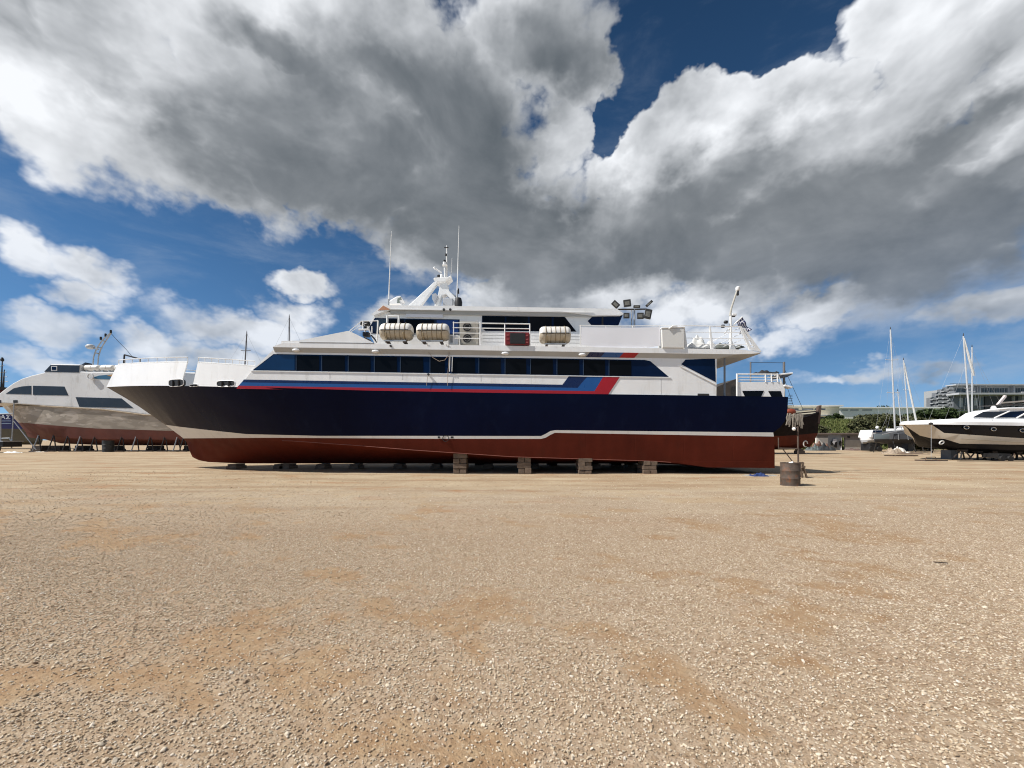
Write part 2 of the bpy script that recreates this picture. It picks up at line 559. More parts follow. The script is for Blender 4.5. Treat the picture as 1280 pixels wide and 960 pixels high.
def build_ground():
    ys = np.concatenate([np.arange(-30, 0, 3.0), np.arange(0, 1.4, 0.2), np.arange(1.4, 9, 0.055), np.arange(9, 22, 0.13), np.arange(22, 70, 1.0), np.geomspace(70, 3000, 24)])
    xa = np.concatenate([np.arange(0, 9, 0.075), np.arange(9, 30, 0.30), np.arange(30, 80, 2.0), np.geomspace(80, 3000, 16)])
    xs = np.concatenate([-xa[:0:-1], xa])
    X, Y = np.meshgrid(xs, ys)
    near = np.clip((26 - Y) / 6, 0, 1)
    Z = ground_z(X, Y) * near
    me = bpy.data.meshes.new('ground')
    nx, ny = len(xs), len(ys)
    co = np.stack([X, Y, Z], -1).reshape(-1, 3).astype(np.float32)
    i = np.arange(nx * ny).reshape(ny, nx)
    q = np.stack([i[:-1, :-1], i[:-1, 1:], i[1:, 1:], i[1:, :-1]], -1).reshape(-1, 4).astype(np.int32)
    me.vertices.add(len(co))
    me.vertices.foreach_set('co', co.ravel())
    me.loops.add(q.size)
    me.loops.foreach_set('vertex_index', q.ravel())
    me.polygons.add(len(q))
    me.polygons.foreach_set('loop_start', np.arange(0, q.size, 4, dtype=np.int32))
    me.polygons.foreach_set('use_smooth', np.ones(len(q), dtype=bool))
    a = me.attributes.new('gravel', 'FLOAT', 'POINT')
    a.data.foreach_set('value', gravel_mask(X, Y).ravel().astype(np.float32))
    me.update()
    me.validate()
    o = bpy.data.objects.new('ground', me)
    COL.objects.link(o)
    o['kind'] = 'structure'
    m = bpy.data.materials.new('yard ground')
    m.use_nodes = True
    t = NT(m.node_tree)
    b = t.n['Principled BSDF']
    O = t.node('ShaderNodeTexCoord').outputs['Object']
    at = t.node('ShaderNodeAttribute', attribute_name='gravel').outputs['Fac']
    n1 = t.noise(O, 0.35, 6, 0.6)
    n2 = t.noise(t.vmath('MULTIPLY', O, (0.10, 0.9, 1)), 1.1, 7, 0.65)
    n3 = t.noise(O, 6.0, 6, 0.7)
    red = t.noise(t.vmath('MULTIPLY', O, (0.5, 1.0, 1)), 0.75, 6, 0.62)
    c = t.mix(t.ramp(n1, 0.34, 0.66), (0.36, 0.27, 0.175), (0.475, 0.385, 0.265))
    c = t.mix(t.math('MULTIPLY', t.ramp(n2, 0.46, 0.62, True), 0.75), c, (0.30, 0.205, 0.125))
    c = t.mix(t.math('MULTIPLY', t.ramp(red, 0.54, 0.68, True), 0.60), c, (0.33, 0.165, 0.075))
    soil = t.mix(t.ramp(n3, 0.35, 0.7), (0.265, 0.155, 0.08), (0.375, 0.27, 0.165))
    grit = t.node('ShaderNodeTexVoronoi')
    t.link(O, grit.inputs['Vector'])
    grit.inputs['Scale'].default_value = 34.0
    grit.inputs['Randomness'].default_value = 1.0
    gv = t.node('ShaderNodeSeparateColor')
    t.link(grit.outputs['Color'], gv.inputs[0])
    gcol = t.mix(gv.outputs[0], (0.23, 0.18, 0.13), (0.54, 0.47, 0.385))
    sp = t.node('ShaderNodeSeparateXYZ')
    t.link(O, sp.inputs[0])
    nearf = t.ramp(sp.outputs[1], 6.5, 13.0, True, 1.0, 0.0)
    under = t.mix(0.45, soil, gcol)
    c = t.mix(t.math('MULTIPLY', nearf, 0.85), c, t.mix(t.ramp(at, 0.1, 0.7), soil, under))
    c = t.mix(t.math('MULTIPLY', t.math('MULTIPLY', at, t.math('SUBTRACT', 1.0, nearf)), 0.6), c, gcol)
    speck = t.noise(O, 26.0, 3, 0.75)
    blot = t.noise(O, 7.0, 5, 0.72)
    c = t.mix(t.math('MULTIPLY', t.ramp(blot, 0.56, 0.70, True), 0.45), c, (0.235, 0.165, 0.105))
    c = t.mix(t.math('MULTIPLY', t.ramp(blot, 0.42, 0.30, True), 0.40), c, (0.56, 0.475, 0.36))
    c = t.mix(t.math('MULTIPLY', t.ramp(speck, 0.58, 0.72), 0.40), c, (0.19, 0.13, 0.085))
    c = t.mix(t.math('MULTIPLY', t.ramp(speck, 0.42, 0.30), 0.35), c, (0.60, 0.51, 0.40))
    t.link(c, b.inputs['Base Color'])
    b.inputs['Roughness'].default_value = 0.95
    b.inputs['Specular IOR Level'].default_value = 0.15
    bp = t.node('ShaderNodeBump')
    bp.inputs['Distance'].default_value = 0.035
    bp.inputs['Strength'].default_value = 0.9
    hsum = t.math('ADD', t.math('MULTIPLY', n3, 0.6), t.math('ADD', t.math('MULTIPLY', speck, 0.5), t.math('MULTIPLY', n2, 0.8)))
    t.link(hsum, bp.inputs['Height'])
    t.link(bp.outputs[0], b.inputs['Normal'])
    me.materials.append(m)
    return o


ground = build_ground()


def build_gravel():
    # stones of a few angular shapes; loose stone scattered where the yard has it
    stones = []
    m = bpy.data.materials.new('crushed limestone')
    m.use_nodes = True
    t = NT(m.node_tree)
    b = t.n['Principled BSDF']
    rnd = t.node('ShaderNodeObjectInfo').outputs['Random']
    cr = t.node('ShaderNodeValToRGB')
    e = cr.color_ramp.elements
    e[0].position, e[0].color = 0.0, (0.19, 0.135, 0.09, 1)
    e[1].position, e[1].color = 1.0, (0.74, 0.69, 0.61, 1)
    for p_, c_ in ((0.18, (0.36, 0.265, 0.175)), (0.42, (0.53, 0.435, 0.31)), (0.62, (0.52, 0.46, 0.375)), (0.80, (0.66, 0.575, 0.44))):
        k = e.new(p_)
        k.color = (*c_, 1)
    t.link(rnd, cr.inputs[0])
    n = t.noise(t.node('ShaderNodeTexCoord').outputs['Object'], 2.5, 4, 0.6)
    t.link(t.mix(t.ramp(n, 0.3, 0.75), cr.outputs[0], t.mix(0.5, cr.outputs[0], (0.44, 0.31, 0.20))), b.inputs['Base Color'])
    b.inputs['Roughness'].default_value = 0.9
    b.inputs['Specular IOR Level'].default_value = 0.2
    coll = bpy.data.collections.new('stone shapes')
    for k in range(7):
        bm = bmesh.new()
        bmesh.ops.create_icosphere(bm, subdivisions=2 if k < 3 else 1, radius=1)
        rr = random.Random(k)
        cuts = [Vector((rr.gauss(0, 1), rr.gauss(0, 1), rr.gauss(0, 1))).normalized() for _ in range(7)]
        for v in bm.verts:
            for c in cuts:
                d = v.co.dot(c)
                lim = 0.62
                if d > lim:
                    v.co -= c * (d - lim)
            v.co = Vector((v.co.x * rr.uniform(.9, 1.15), v.co.y * 0.78, v.co.z * 0.46)) * (1 + rr.uniform(-.06, .06))
        me = bpy.data.meshes.new('stone')
        bm.to_mesh(me)
        bm.free()
        me.materials.append(m)
        so = bpy.data.objects.new('stone', me)
        coll.objects.link(so)

    def sample(n, y0, y1, pw):
        u = RNG.random(n)
        y = (y0 ** pw + u * (y1 ** pw - y0 ** pw)) ** (1 / pw)
        x = (RNG.random(n) * 2 - 1) * (1.36 * y + 0.6)
        return x, y
    P_, Sz = [], []
    for n, y0, y1, pw, s0, s1, amin in ((310000, 1.5, 8.0, 1.7, 0.0038, 0.0112, 0.30), (200000, 4.0, 16.0, 1.25, 0.0045, 0.012, 0.25), (6000, 1.6, 9.0, 1.6, 0.011, 0.020, 0.4), (16000, 8.0, 21.0, 1.7, 0.009, 0.022, 0.9)):
        x, y = sample(n, y0, y1, pw)
        g = gravel_mask(x, y)
        keep = RNG.random(n) < (amin + (1 - amin) * g)
        if y0 == 4.0:
            keep &= RNG.random(n) < np.clip((14.5 - y) / 7.0, 0.03, 1) * np.clip((y - 4.0) / 3.5, 0, 1)
        elif y1 == 8.0:
            keep &= RNG.random(n) < np.clip((8.0 - y) / 3.5, 0, 1)
        x, y = x[keep], y[keep]
        s = s0 + (s1 - s0) * RNG.random(len(x)) ** 1.8
        z = ground_z(x, y) + s * 0.18 + RNG.random(len(x)) * 0.004
        P_.append(np.stack([x, y, z], -1))
        Sz.append(s)
    P_ = np.concatenate(P_).astype(np.float32)
    Sz = np.concatenate(Sz).astype(np.float32)
    me = bpy.data.meshes.new('gravel')
    me.vertices.add(len(P_))
    me.vertices.foreach_set('co', P_.ravel())
    a = me.attributes.new('size', 'FLOAT', 'POINT')
    a.data.foreach_set('value', Sz)
    rot = np.stack([RNG.normal(0, 0.30, len(P_)), RNG.normal(0, 0.30, len(P_)), RNG.random(len(P_)) * 6.28], -1).astype(np.float32)
    a = me.attributes.new('turn', 'FLOAT_VECTOR', 'POINT')
    a.data.foreach_set('vector', rot.ravel())
    me.materials.append(m)
    o = bpy.data.objects.new('gravel', me)
    COL.objects.link(o)
    tag(o, 'loose pale crushed stone strewn over the open yard', 'gravel', kind='stuff')
    ng = bpy.data.node_groups.new('gravel scatter', 'GeometryNodeTree')
    ng.interface.new_socket('Geometry', in_out='INPUT', socket_type='NodeSocketGeometry')
    ng.interface.new_socket('Geometry', in_out='OUTPUT', socket_type='NodeSocketGeometry')
    gi, go = ng.nodes.new('NodeGroupInput'), ng.nodes.new('NodeGroupOutput')
    ip = ng.nodes.new('GeometryNodeInstanceOnPoints')
    ci = ng.nodes.new('GeometryNodeCollectionInfo')
    ci.inputs['Collection'].default_value = coll
    ci.inputs['Separate Children'].default_value = True
    ci.inputs['Reset Children'].default_value = True
    an = ng.nodes.new('GeometryNodeInputNamedAttribute')
    an.data_type = 'FLOAT'
    an.inputs[0].default_value = 'size'
    ar = ng.nodes.new('GeometryNodeInputNamedAttribute')
    ar.data_type = 'FLOAT_VECTOR'
    ar.inputs[0].default_value = 'turn'
    L = ng.links.new
    L(gi.outputs[0], ip.inputs['Points'])
    L(ci.outputs[0], ip.inputs['Instance'])
    ip.inputs['Pick Instance'].default_value = True
    L(an.outputs[0], ip.inputs['Scale'])
    er = ng.nodes.new('FunctionNodeEulerToRotation')
    L(ar.outputs[0], er.inputs[0])
    L(er.outputs[0], ip.inputs['Rotation'])
    L(ip.outputs[0], go.inputs[0])
    md = o.modifiers.new('scatter', 'NODES')
    md.node_group = ng


build_gravel()

# ================================================================== the ferry
YC, HB = 22.5, 4.0            # centreline depth, half beam
ferry = thing('passenger_ferry', (0, YC, 0), 'large white and navy passenger ferry with red underbody propped on timber blocks', 'ferry')

STEM = [(-18.05, 0.80), (-18.25, 1.30), (-18.47, 1.69), (-19.5, 2.455), (-21.3, 3.70), (-22.8, 4.57)]       # x by z
KEEL = [(-18.05, .80), (-17.9, .62), (-17.55, .46), (-17.0, .36), (-15.3, .29), (12.4, .27)]
CHINE = [(-18.3, 1.48), (-14, 1.60), (-11, 1.56), (-7.5, 1.34), (-4.5, 1.11), (-2.2, .96), (0, .81), (6.8, .60), (7.8, .52), (9.2, .31), (12.4, .28)]
WBOT = [(-18.47, 1.69), (-12, 1.71), (-3.4, 1.656), (1.48, 1.65), (1.95, 1.935), (12.3, 1.76)]
WTOP = [(-19.5, 2.455), (-13.5, 1.90), (-9.3, 1.80), (1.40, 1.785), (1.86, 2.06), (12.2, 1.95)]
DECK = [(-22.8, 4.57), (-18, 4.32), (-13.5, 4.09), (-6.66, 3.89), (-.74, 3.78), (5.9, 3.70), (12.8, 3.60)]


def stem_x(z):
    pts = [(b_, a_) for a_, b_ in STEM]
    return lerp_line(pts, z)


def stern_x(z):
    return lerp_line([(0.2, 12.36), (1.7, 12.22), (1.95, 12.18), (2.15, 12.45), (2.5, 12.72), (2.9, 12.8), (4, 12.8)], z)


def hb_deck(x):
    if x > -10.5:
        return HB - (0.04 * ((x - 4) / 9) ** 2 if x > 4 else 0)
    t = min(1, (-10.5 - x) / 12.3)
    return HB * (1 - t ** 1.9)


def hb_chine(x):
    if x > 0:
        return 3.68
    t = min(1, -x / 18.3)
    return 3.68 * (1 - t ** 2.4) + 0.01


def half(x, z):
    """half breadth of the hull surface at station x, height z"""
    zc, zd, zk = lerp_line(CHINE, x), lerp_line(DECK, x), lerp_line(KEEL, x)
    if x < -18.3:                                       # overhanging bow: everything meets on the stem
        zs = lerp_line([(a_, b_) for a_, b_ in reversed(STEM)], x)
        t = max(0, min(1, (z - zs) / max(1e-3, zd - zs)))
        return hb_deck(x) * t ** 1.0
    if z <= zc:
        t = max(0, min(1, (z - zk) / max(1e-3, zc - zk)))
        return 0.06 + (hb_chine(x) - 0.06) * t ** 0.85
    t = min(1, (z - zc) / (zd - zc))
    pw = 0.75 + 0.25 * max(0, min(1, (-x - 4) / 14))
    return hb_chine(x) + (hb_deck(x) - hb_chine(x)) * t ** pw


def hull_rows():
    def row(line, x0, x1):
        return line, x0, x1
    rows = [(lambda x: lerp_line(KEEL, x), -18.05, 12.36, 0)]
    rows.append((lambda x: lerp_line(KEEL, x) * .5 + lerp_line(CHINE, x) * .5, -18.2, 12.36, 0))
    rows.append((lambda x: lerp_line(CHINE, x), -18.3, 12.36, 0))
    rows.append((lambda x: lerp_line(CHINE, x) * .5 + lerp_line(WBOT, x) * .5, -18.4, 12.3, 0))
    rows.append((lambda x: lerp_line(WBOT, x), -18.47, 12.22, 1))
    rows.append((lambda x: lerp_line(WTOP, x), -19.5, 12.18, 2))
    for f in (0.15, 0.3, 0.5, 0.7, 0.85):
        fz = lambda x, f=f: lerp_line(WTOP, x) * (1 - f) + lerp_line(DECK, x) * f
        # meet the stem: find x where row height equals the stem height
        lo, hi = -22.8, -19.5
        for _ in range(40):
            mid = (lo + hi) / 2
            if stem_x(fz(mid)) < mid:
                hi = mid
            else:
                lo = mid
        rows.append((fz, lo, None, 2))
    rows.append((lambda x: lerp_line(DECK, x), -22.8, 12.8, 2))
    return rows


def build_hull():
    rows = hull_rows()
    NS = 150
    mb = MB()
    grid = {}
    for side in (-1, 1):
        for r, (fz, x0, x1, _) in enumerate(rows):
            if x1 is None:
                x1 = stern_x(fz(12.6))
            for i in range(NS + 1):
                s_ = i / NS
                # the same long-ship spacing aft of the bow, so the painted steps stay sharp
                x = x0 + (x1 - x0) * s_
                xb = -16 + 28.2 * (i - 20) / (NS - 20) if i >= 20 else None
                if xb is not None and i < NS:
                    x = xb
                elif i < 20:
                    x = x0 + (-16 - x0) * i / 20
                z = fz(x)
                y = YC + side * (half(x, z) if i > 0 else 0.0)
                if i == NS:
                    x = x1
                grid[(side, r, i)] = len(mb.v)
                mb.v.append((x, y, z))
    for side in (-1, 1):
        for r in range(len(rows) - 1):
            mi = (0, 0, 0, 0, 1, 2, 2, 2, 2, 2, 2)[r]
            for i in range(NS):
                q = (grid[(side, r, i)], grid[(side, r, i + 1)], grid[(side, r + 1, i + 1)], grid[(side, r + 1, i)])
                mb.f.append(q)
                mb.m.append(mi)
    for r in range(len(rows) - 1):
        mi = (0, 0, 0, 0, 1, 2, 2, 2, 2, 2, 2)[r]
        mb.f.append((grid[(-1, r, NS)], grid[(1, r, NS)], grid[(1, r + 1, NS)], grid[(-1, r + 1, NS)]))
        mb.m.append(mi)
    # bottom strip between the two garboards, and the deck
    for i in range(NS):
        mb.f.append((grid[(-1, 0, i)], grid[(-1, 0, i + 1)], grid[(1, 0, i + 1)], grid[(1, 0, i)]))
        mb.m.append(0)
        t_ = len(rows) - 1
        mb.f.append((grid[(-1, t_, i)], grid[(-1, t_, i + 1)], grid[(1, t_, i + 1)], grid[(1, t_, i)]))
        mb.m.append(3)
    o = mb.build('hull', [RED, BOOT, NAVY, M('deck grey', (0.25, 0.26, 0.27), 0.7)], ferry, smooth=True, auto=28)
    return o


hull = build_hull()

# rubbing strake along the white line and the chine rail
m = MB()
pts = []
for k in range(41):
    x = -11.5 + 23 * k / 40
    z = lerp_line(CHINE, x)
    if x < 7.6:
        pts.append((x, YC - half(x, z) - 0.008, z))
m.tube(pts, 0.014, 6)
m.build('chine_rail', M('chine edge', (0.22, 0.08, 0.06), 0.5), hull, smooth=True)

# load line marks amidships
x0 = W(557, 546, 18.7).x
m = MB()
yy = YC - half(x0, 1.72) - 0.02
rings = [[(x0 + math.cos(2 * math.pi * k / 24) * rr, yy + dy, 1.68 + math.sin(2 * math.pi * k / 24) * rr) for rr, dy in ((0.13, 0), (0.155, 0), (0.155, .03), (0.13, .03))] for k in range(25)]
m.loft(rings, True, False)
m.build('load_line_ring', BLACK, hull)
for dx, wd in ((-0.32, 0.09), (0.30, 0.13)):
    MB().box(x0 + dx - wd / 2, x0 + dx + wd / 2, yy, yy + 0.03, 1.68, 1.77).build('load_line_mark', BLACK, hull)

# ---- bow bulwarks with rails
BTOP = [(-21.45, 5.68), (-15.7, 5.36), (-12.0, 5.02), (-11.2, 4.95)]


def bulwark(x0, x1, x0t, x1t, side, name):
    n = 26
    mb = MB()
    rings = []
    for k in range(n + 1):
        xb, xt = x0 + (x1 - x0) * k / n, x0t + (x1t - x0t) * k / n
        zb, zt = lerp_line(DECK, xb) + 0.004, lerp_line(BTOP, xt)
        hb, ht = hb_deck(xb) if k or x0 > -22.5 else 0.02, max(0.04, hb_deck(xt - 1.0) * 1.0) if x0 > -22.5 or k > 0 else 0.02
        if x0 < -22.5:
            ht = max(0.02, min(hb_deck(xt) * 0.97, hb_deck(xt) - 0.02))
        else:
            ht = hb_deck(xt) * 0.985
        th = 0.06
        rings.append([(xb, YC + side * hb, zb), (xt, YC + side * ht, zt), (xt, YC + side * max(0, ht - th), zt), (xb, YC + side * max(0, hb - th), zb)])
    mb.loft(rings, True, True)
    return mb.build(name, WHITE, ferry, smooth=True, auto=30)


for side in (-1, 1):
    bulwark(-22.8, -16.05, -21.45, -15.75, side, 'bulwark')
    bulwark(-15.3, -11.6, -15.05, -11.6, side, 'bulwark')
    for (xa, xb) in ((-21.35, -15.75), (-15.05, -12.0)):
        n = 16
        pr = []
        for k in range(n + 1):
            x = xa + (xb - xa) * k / n
            hb = hb_deck(x) * (0.97 if xb < -15.5 else 0.985) - 0.04
            pr.append(Vector((x, YC + side * hb, lerp_line(BTOP, x))))
        MB().tube([p + Vector((0, 0, 0.26)) for p in pr], 0.022, 6).build('handrail', RAILW, ferry, smooth=True)
        MB().tube([p + Vector((0, 0, 0.03)) for p in pr], 0.035, 6).build('bulwark_cap', RAILW, ferry, smooth=True)
        for k in range(0, n + 1, 2):
            MB().tube([pr[k], pr[k] + Vector((0, 0, 0.26))], 0.016, 6).build('railing_post', RAILW, ferry)
# fairleads in the bulwark: black block painting the hole's shade, with a rounded lip
for (xp0, xp1, yp0, yp1, bt) in ((209, 234, 474.5, 483.2, .014), (270.5, 296, 476, 483.6, .014), (237, 250, 480.5, 483.4, .012)):
    for it in range(3):
        Yd = 20.5 if it == 0 else Yd
        xm = ((xp0 + xp1) / 2 - 640) * Yd / F
        Yd = YC - hb_deck(xm) * 0.985
    a, b_ = W(xp0, yp1, Yd), W(xp1, yp0, Yd)
    nrm_slope = (hb_deck(b_.x) - hb_deck(a.x)) / (b_.x - a.x)
    mb = MB()
    n = 20
    for sc_, dy0, dy1, mi in ((1.0, -0.05, 0.10, 0),):
        ring0, ring1 = [], []
        for k in range(n):
            ang = 2 * math.pi * k / n
            cx, cz = math.copysign(abs(math.cos(ang)) ** 0.5, math.cos(ang)), math.copysign(abs(math.sin(ang)) ** 0.5, math.sin(ang))
            x = (a.x + b_.x) / 2 + cx * (b_.x - a.x) / 2
            z = (a.z + b_.z) / 2 + cz * (b_.z - a.z) / 2
            y = YC - hb_deck(x) * 0.985
            ring0.append((x, y - 0.055, z))
            ring1.append((x, y + 0.08, z))
        mb.loft([ring0, ring1], True, True)
    fl_ = mb.build('fairlead', BLACK, ferry)
    mb = MB()
    mb.tube([Vector(p) + Vector((0, -0.005, 0)) for p in ring0] + [ring0[0]], bt, 6, cap=False)
    mb.build('lip', WHITE2, fl_, smooth=True)
    for q in (0.3, 0.68):
        xx = a.x + (b_.x - a.x) * q
        MB().lathe([(0.05, 0.02), (0.05, (b_.z - a.z) * 0.85)], (xx, YC - hb_deck(xx) * .985 - 0.075, a.z), 'Z', 10).build('roller', DARKM, fl_, smooth=True)

# mooring winch on the foredeck, its orange drum showing through the bulwark gap
wi = thing('mooring_winch', W(259, 478, 21.8) - Vector((0, 0, .1)), 'orange mooring winch on the ferry foredeck in the bulwark gap', 'winch')
c = W(259, 470, 21.8)
MB().lathe([(0.24, -0.30), (0.24, -0.26), (0.16, -0.25), (0.16, 0.25), (0.24, 0.26), (0.24, 0.30)], c, 'X', 18).build('drum', M('winch orange', (0.42, 0.19, 0.02), 0.5, var=0.2, vs=5), wi, smooth=True)
MB().box(c.x - .32, c.x + .32, c.y - .25, c.y + .25, c.z - .62, c.z - .26).build('base', M('winch grey', (0.35, 0.40, 0.40), 0.6), wi, bevel=0.02)
MB().lathe([(0.05, 0.2), (0.05, 0.42), (0.08, 0.43), (0.08, 0.5)], c, 'Z', 10).build('brake_lever', BLACK, wi)

# ---- main deck house (full beam)
Y1, Y2 = YC - 3.95, YC + 3.95            # its sides
WN = Y1


def zz(y, Y=WN):
    return H - (y - HY) * Y / F


house_poly = [(297.5, 485.6), (317.5, 460), (343, 436), (343, 433.5), (896, 443), (895.5, 495.9), (800, 493.9), (620, 491.7), (460, 488.8)]
mb = MB().pprism(house_poly, Y1, Y2)
# let the foot sink a little below the sheer so it meets the deck everywhere
mb.v = [(v[0], v[1], v[2]) for v in mb.v]
house = mb.build('deckhouse', WHITE, ferry)
for a_, b_, y0_, y1_ in ((298, 303, 470, 484), ):
    pass


def plate(parent, name, px, mt, proud=0.012, thick=0.03, Y=WN):
    """flat marking or panel fixed on a wall at depth Y"""
    return MB().pprism(px, Y - proud, Y - proud + thick, at=Y).build(name, mt, parent)


# window band: blue surround, then each pane
WT, WB_ = (lambda x: 443.0 + (x - 342) * 0.0155), (lambda x: 462.8 + (x - 317) * 0.0158)
plate(house, 'window_band', [(316, 462.8), (342, 442.6), (806, 450.0), (813, 451.6), (836, 471.2)], GLASSB, 0.010)
plate(house, 'window_sill', [(314, 463.4), (838, 471.7), (838, 472.4), (314, 464.1)], WHITE2, 0.03)
panes = [(371.5, 399), (403.5, 431), (436.5, 463.2), (469, 496.2), (501.5, 529), (538.5, 556), (565.5, 593.8), (599.5, 626), (632.2, 657.6), (664, 691), (697, 724), (730, 756), (762, 789)]
for a, b_ in panes:
    p = plate(house, 'window_pane', [(a, WT(a) + 1.0), (b_, WT(b_) + 1.0), (b_, WB_(b_) - 0.6), (a, WB_(a) - 0.6)], GLASS, 0.022, 0.03)
    plate(p, 'mullion', [(a - 1.3, WT(a) + .6), (a - .5, WT(a) + .6), (a - .5, WB_(a) - .4), (a - 1.3, WB_(a) - .4)], M('mullion blue', (0.025, 0.045, 0.085), 0.35), 0.034, 0.05)
plate(house, 'window_pane', [(318.5, 462.0), (342.5, 443.6), (368.5, 444.0), (368.5, 463.0)], M('front glass with sky reflection', (0.004, 0.026, 0.085), 0.06, var=0.25, vs=.5), 0.020, 0.03)  # blue sky reflection put into the pane's colour
# painted stripes with the chevron
sl = 0.0155


def band_y(y, x):
    return y + (x - 640) * sl


plate(house, 'stripe', [(305, band_y(479.6, 305)), (703, band_y(479.9, 703)), (711, 470.4), (734, 470.8), (723, 486.4), (700, 484.6), (302, 478.2)], ST_NAVY, 0.008, 0.03)
plate(house, 'stripe', [(302, 478.0), (722, 484.9), (734, 470.8), (754, 471.1), (743, 489.0), (298.5, 482.2)], ST_BLUE, 0.014, 0.03)
plate(house, 'stripe', [(298, 482.2), (743, 489.0), (754, 471.1), (774.5, 471.5), (760, 493.4), (296, 485.9)], ST_RED, 0.020, 0.03)
# aft side panel window and small fittings
plate(house, 'side_window', [(851.5, 455.4), (857, 449.5), (893.5, 448.2), (894.5, 477.5)], GLASSB, 0.012)
MB().tube([W(850, 457.5, WN - .02), W(895, 481, WN - .02)], 0.02, 6).build('window_trim', WHITE2, house)
plate(house, 'vent_plate', [(872, 492), (886, 492.2), (886, 495), (872, 494.8)], DARKM, 0.02)
for x in (412, 503, 601, 826):
    plate(house, 'panel_seam', [(x, 473.5 + (x - 412) * sl), (x + .6, 473.5 + (x - 412) * sl), (x + .6, 464.8 + (x - 317) * .0158 + .3), (x, 464.8 + (x - 317) * .0158 + .3)] if x < 800 else [(826, 474), (826.7, 474), (826.7, 493), (826, 493)], M('seam grey', (0.5, 0.5, 0.49), 0.5), 0.004, 0.02)

# ---- upper deck: overhanging edge with sloping soffit
YE = WN - 0.15


def fascia_y(x):
    return 434.0 + (x - 350) * 0.0155


mb = MB()
xs_ = [341, 352, 372, 450, 550, 650, 735, 800, 896, 920, 940, 951.5]
rings = []
for x in xs_:
    top, bot = fascia_y(x) - 6.2, fascia_y(x)
    if x == 341:
        top = bot - 0.6
    if x == 352:
        top = bot - 5.0
    if x > 930:
        top = bot - (4.5 if x < 945 else 2.0)
        bot -= (x - 930) * 0.10
    so = fascia_y(x) + 6.4
    Xw = W(x, 400, YE).x
    wall_z = W(x, so, WN).z + 0.0
    if x > 897:
        wall_z = W(x, bot, YE).z - 0.02
    rings.append([(Xw, YE, W(x, top, YE).z), (Xw, 2 * YC - YE, W(x, top, YE).z), (Xw, 2 * YC - YE, W(x, bot, YE).z), (Xw, Y2 - .001, wall_z), (Xw, Y1 + .001, wall_z), (Xw, YE, W(x, bot, YE).z)])
mb.loft(rings, True, True)
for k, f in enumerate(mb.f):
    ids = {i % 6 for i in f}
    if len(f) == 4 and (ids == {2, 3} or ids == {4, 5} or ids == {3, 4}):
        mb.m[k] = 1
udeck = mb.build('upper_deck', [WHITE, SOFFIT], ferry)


def soffit_pt(x, t):
    """a point on the sloping soffit under the deck edge: t=0 at the outer edge, 1 at the wall"""
    X = W(x, 400, YE).x
    return Vector((X, YE + (WN - YE) * t - 0.010, W(x, fascia_y(x), YE).z * (1 - t) + W(x, fascia_y(x) + 6.4, WN).z * t - 0.010))


for (a, b_, mt) in ((737.5, 756, ST_NAVY), (756, 779.5, ST_BLUE), (779.5, 798.5, ST_RED)):
    q = [soffit_pt(a, 0.02), soffit_pt(b_, 0.02), soffit_pt(b_ - 4.6, 0.98), soffit_pt(a - 4.6, 0.98)]
    mb = MB()
    mb.add(q + [p + Vector((0, .02, .02)) for p in q], [(0, 1, 2, 3), (7, 6, 5, 4), (0, 4, 5, 1), (1, 5, 6, 2), (2, 6, 7, 3), (3, 7, 4, 0)])
    mb.build('stripe', mt, udeck)
# lamps tucked under the edge
for x in (369.5, 469, 631.5, 728):
    p = soffit_pt(x, 0.45)
    MB().ball(p + Vector((0, -0.02, -0.02)), 0.14, 14, (1.25, 0.8, 0.55)).build('courtesy_lamp', WHITE2, udeck, smooth=True)
# sloping forward roof and its side fairings
mb = MB().pprism([(351, 428.6), (352, 426.3), (374, 425.6), (435, 413.6), (438, 414.4), (438, 429.2)], YE + 0.03, 2 * YC - YE - 0.03)
roof_f = mb.build('forward_roof', WHITE, udeck)
for (ya, yb) in ((YE + 0.02, YE + 0.17), (2 * YC - YE - 0.17, 2 * YC - YE - 0.02)):
    MB().pprism([(436.5, 413.7), (467.5, 428.7), (436.5, 429.0)], ya, yb, at=YE).build('side_fairing', WHITE, udeck)
# thin grey strip painting the slight shading along the deck edge
for (ya) in (YE - 0.012,):
    MB().pprism([(374, 427.3), (467, 428.6), (467, 429.2), (374, 428.0)], ya, ya + 0.05, at=YE).build('edge_shade_line', SOFFIT, udeck)

# ---- upper house and wheelhouse
YU = 19.75
YUf = 2 * YC - YU
mb = MB().pprism([(469, 431), (459, 410), (467, 396.5), (470, 390), (742, 392), (736, 401.5), (741, 406), (776, 407), (776, 434)], YU, YUf)
uhouse = mb.build('upper_house', WHITE, ferry)
# aft raked window under the roof overhang
MB().pprism([(734.5, 401.3), (742, 394.6), (779, 392.3), (773, 406.4), (739, 406.4)], YU - 0.02, YUf + 0.02, at=YU).build('aft_window', GLASSB, uhouse)
mb = MB().pprism([(752, 394.2), (754, 394.1), (754, 406.2), (752, 406.2)], YU - 0.04, YU, at=YU)
mb.build('mullion', BLACK, uhouse)
# wheelhouse glazing
plate(uhouse, 'window_band', [(461.5, 410), (468.5, 397.6), (574.5, 399.4), (574.5, 418.5), (464, 417)], M('wheelhouse dark blue glass', (0.006, 0.012, 0.035), 0.10), 0.012, 0.03, YU)  # the band's own dark blue
for (a, b_, mt) in ((470, 484, M('clear grey glass', (0.05, 0.075, 0.10), 0.06)), (486, 505, GLASS), (507, 543, GLASS), (546, 573, M('blue blind', (0.008, 0.045, 0.20), 0.35))):
    plate(uhouse, 'window_pane', [(a, 399 + (a - 470) * sl), (b_, 399 + (b_ - 470) * sl), (b_, 416 + (b_ - 470) * sl), (a, 416)], mt, 0.022, 0.03, YU)
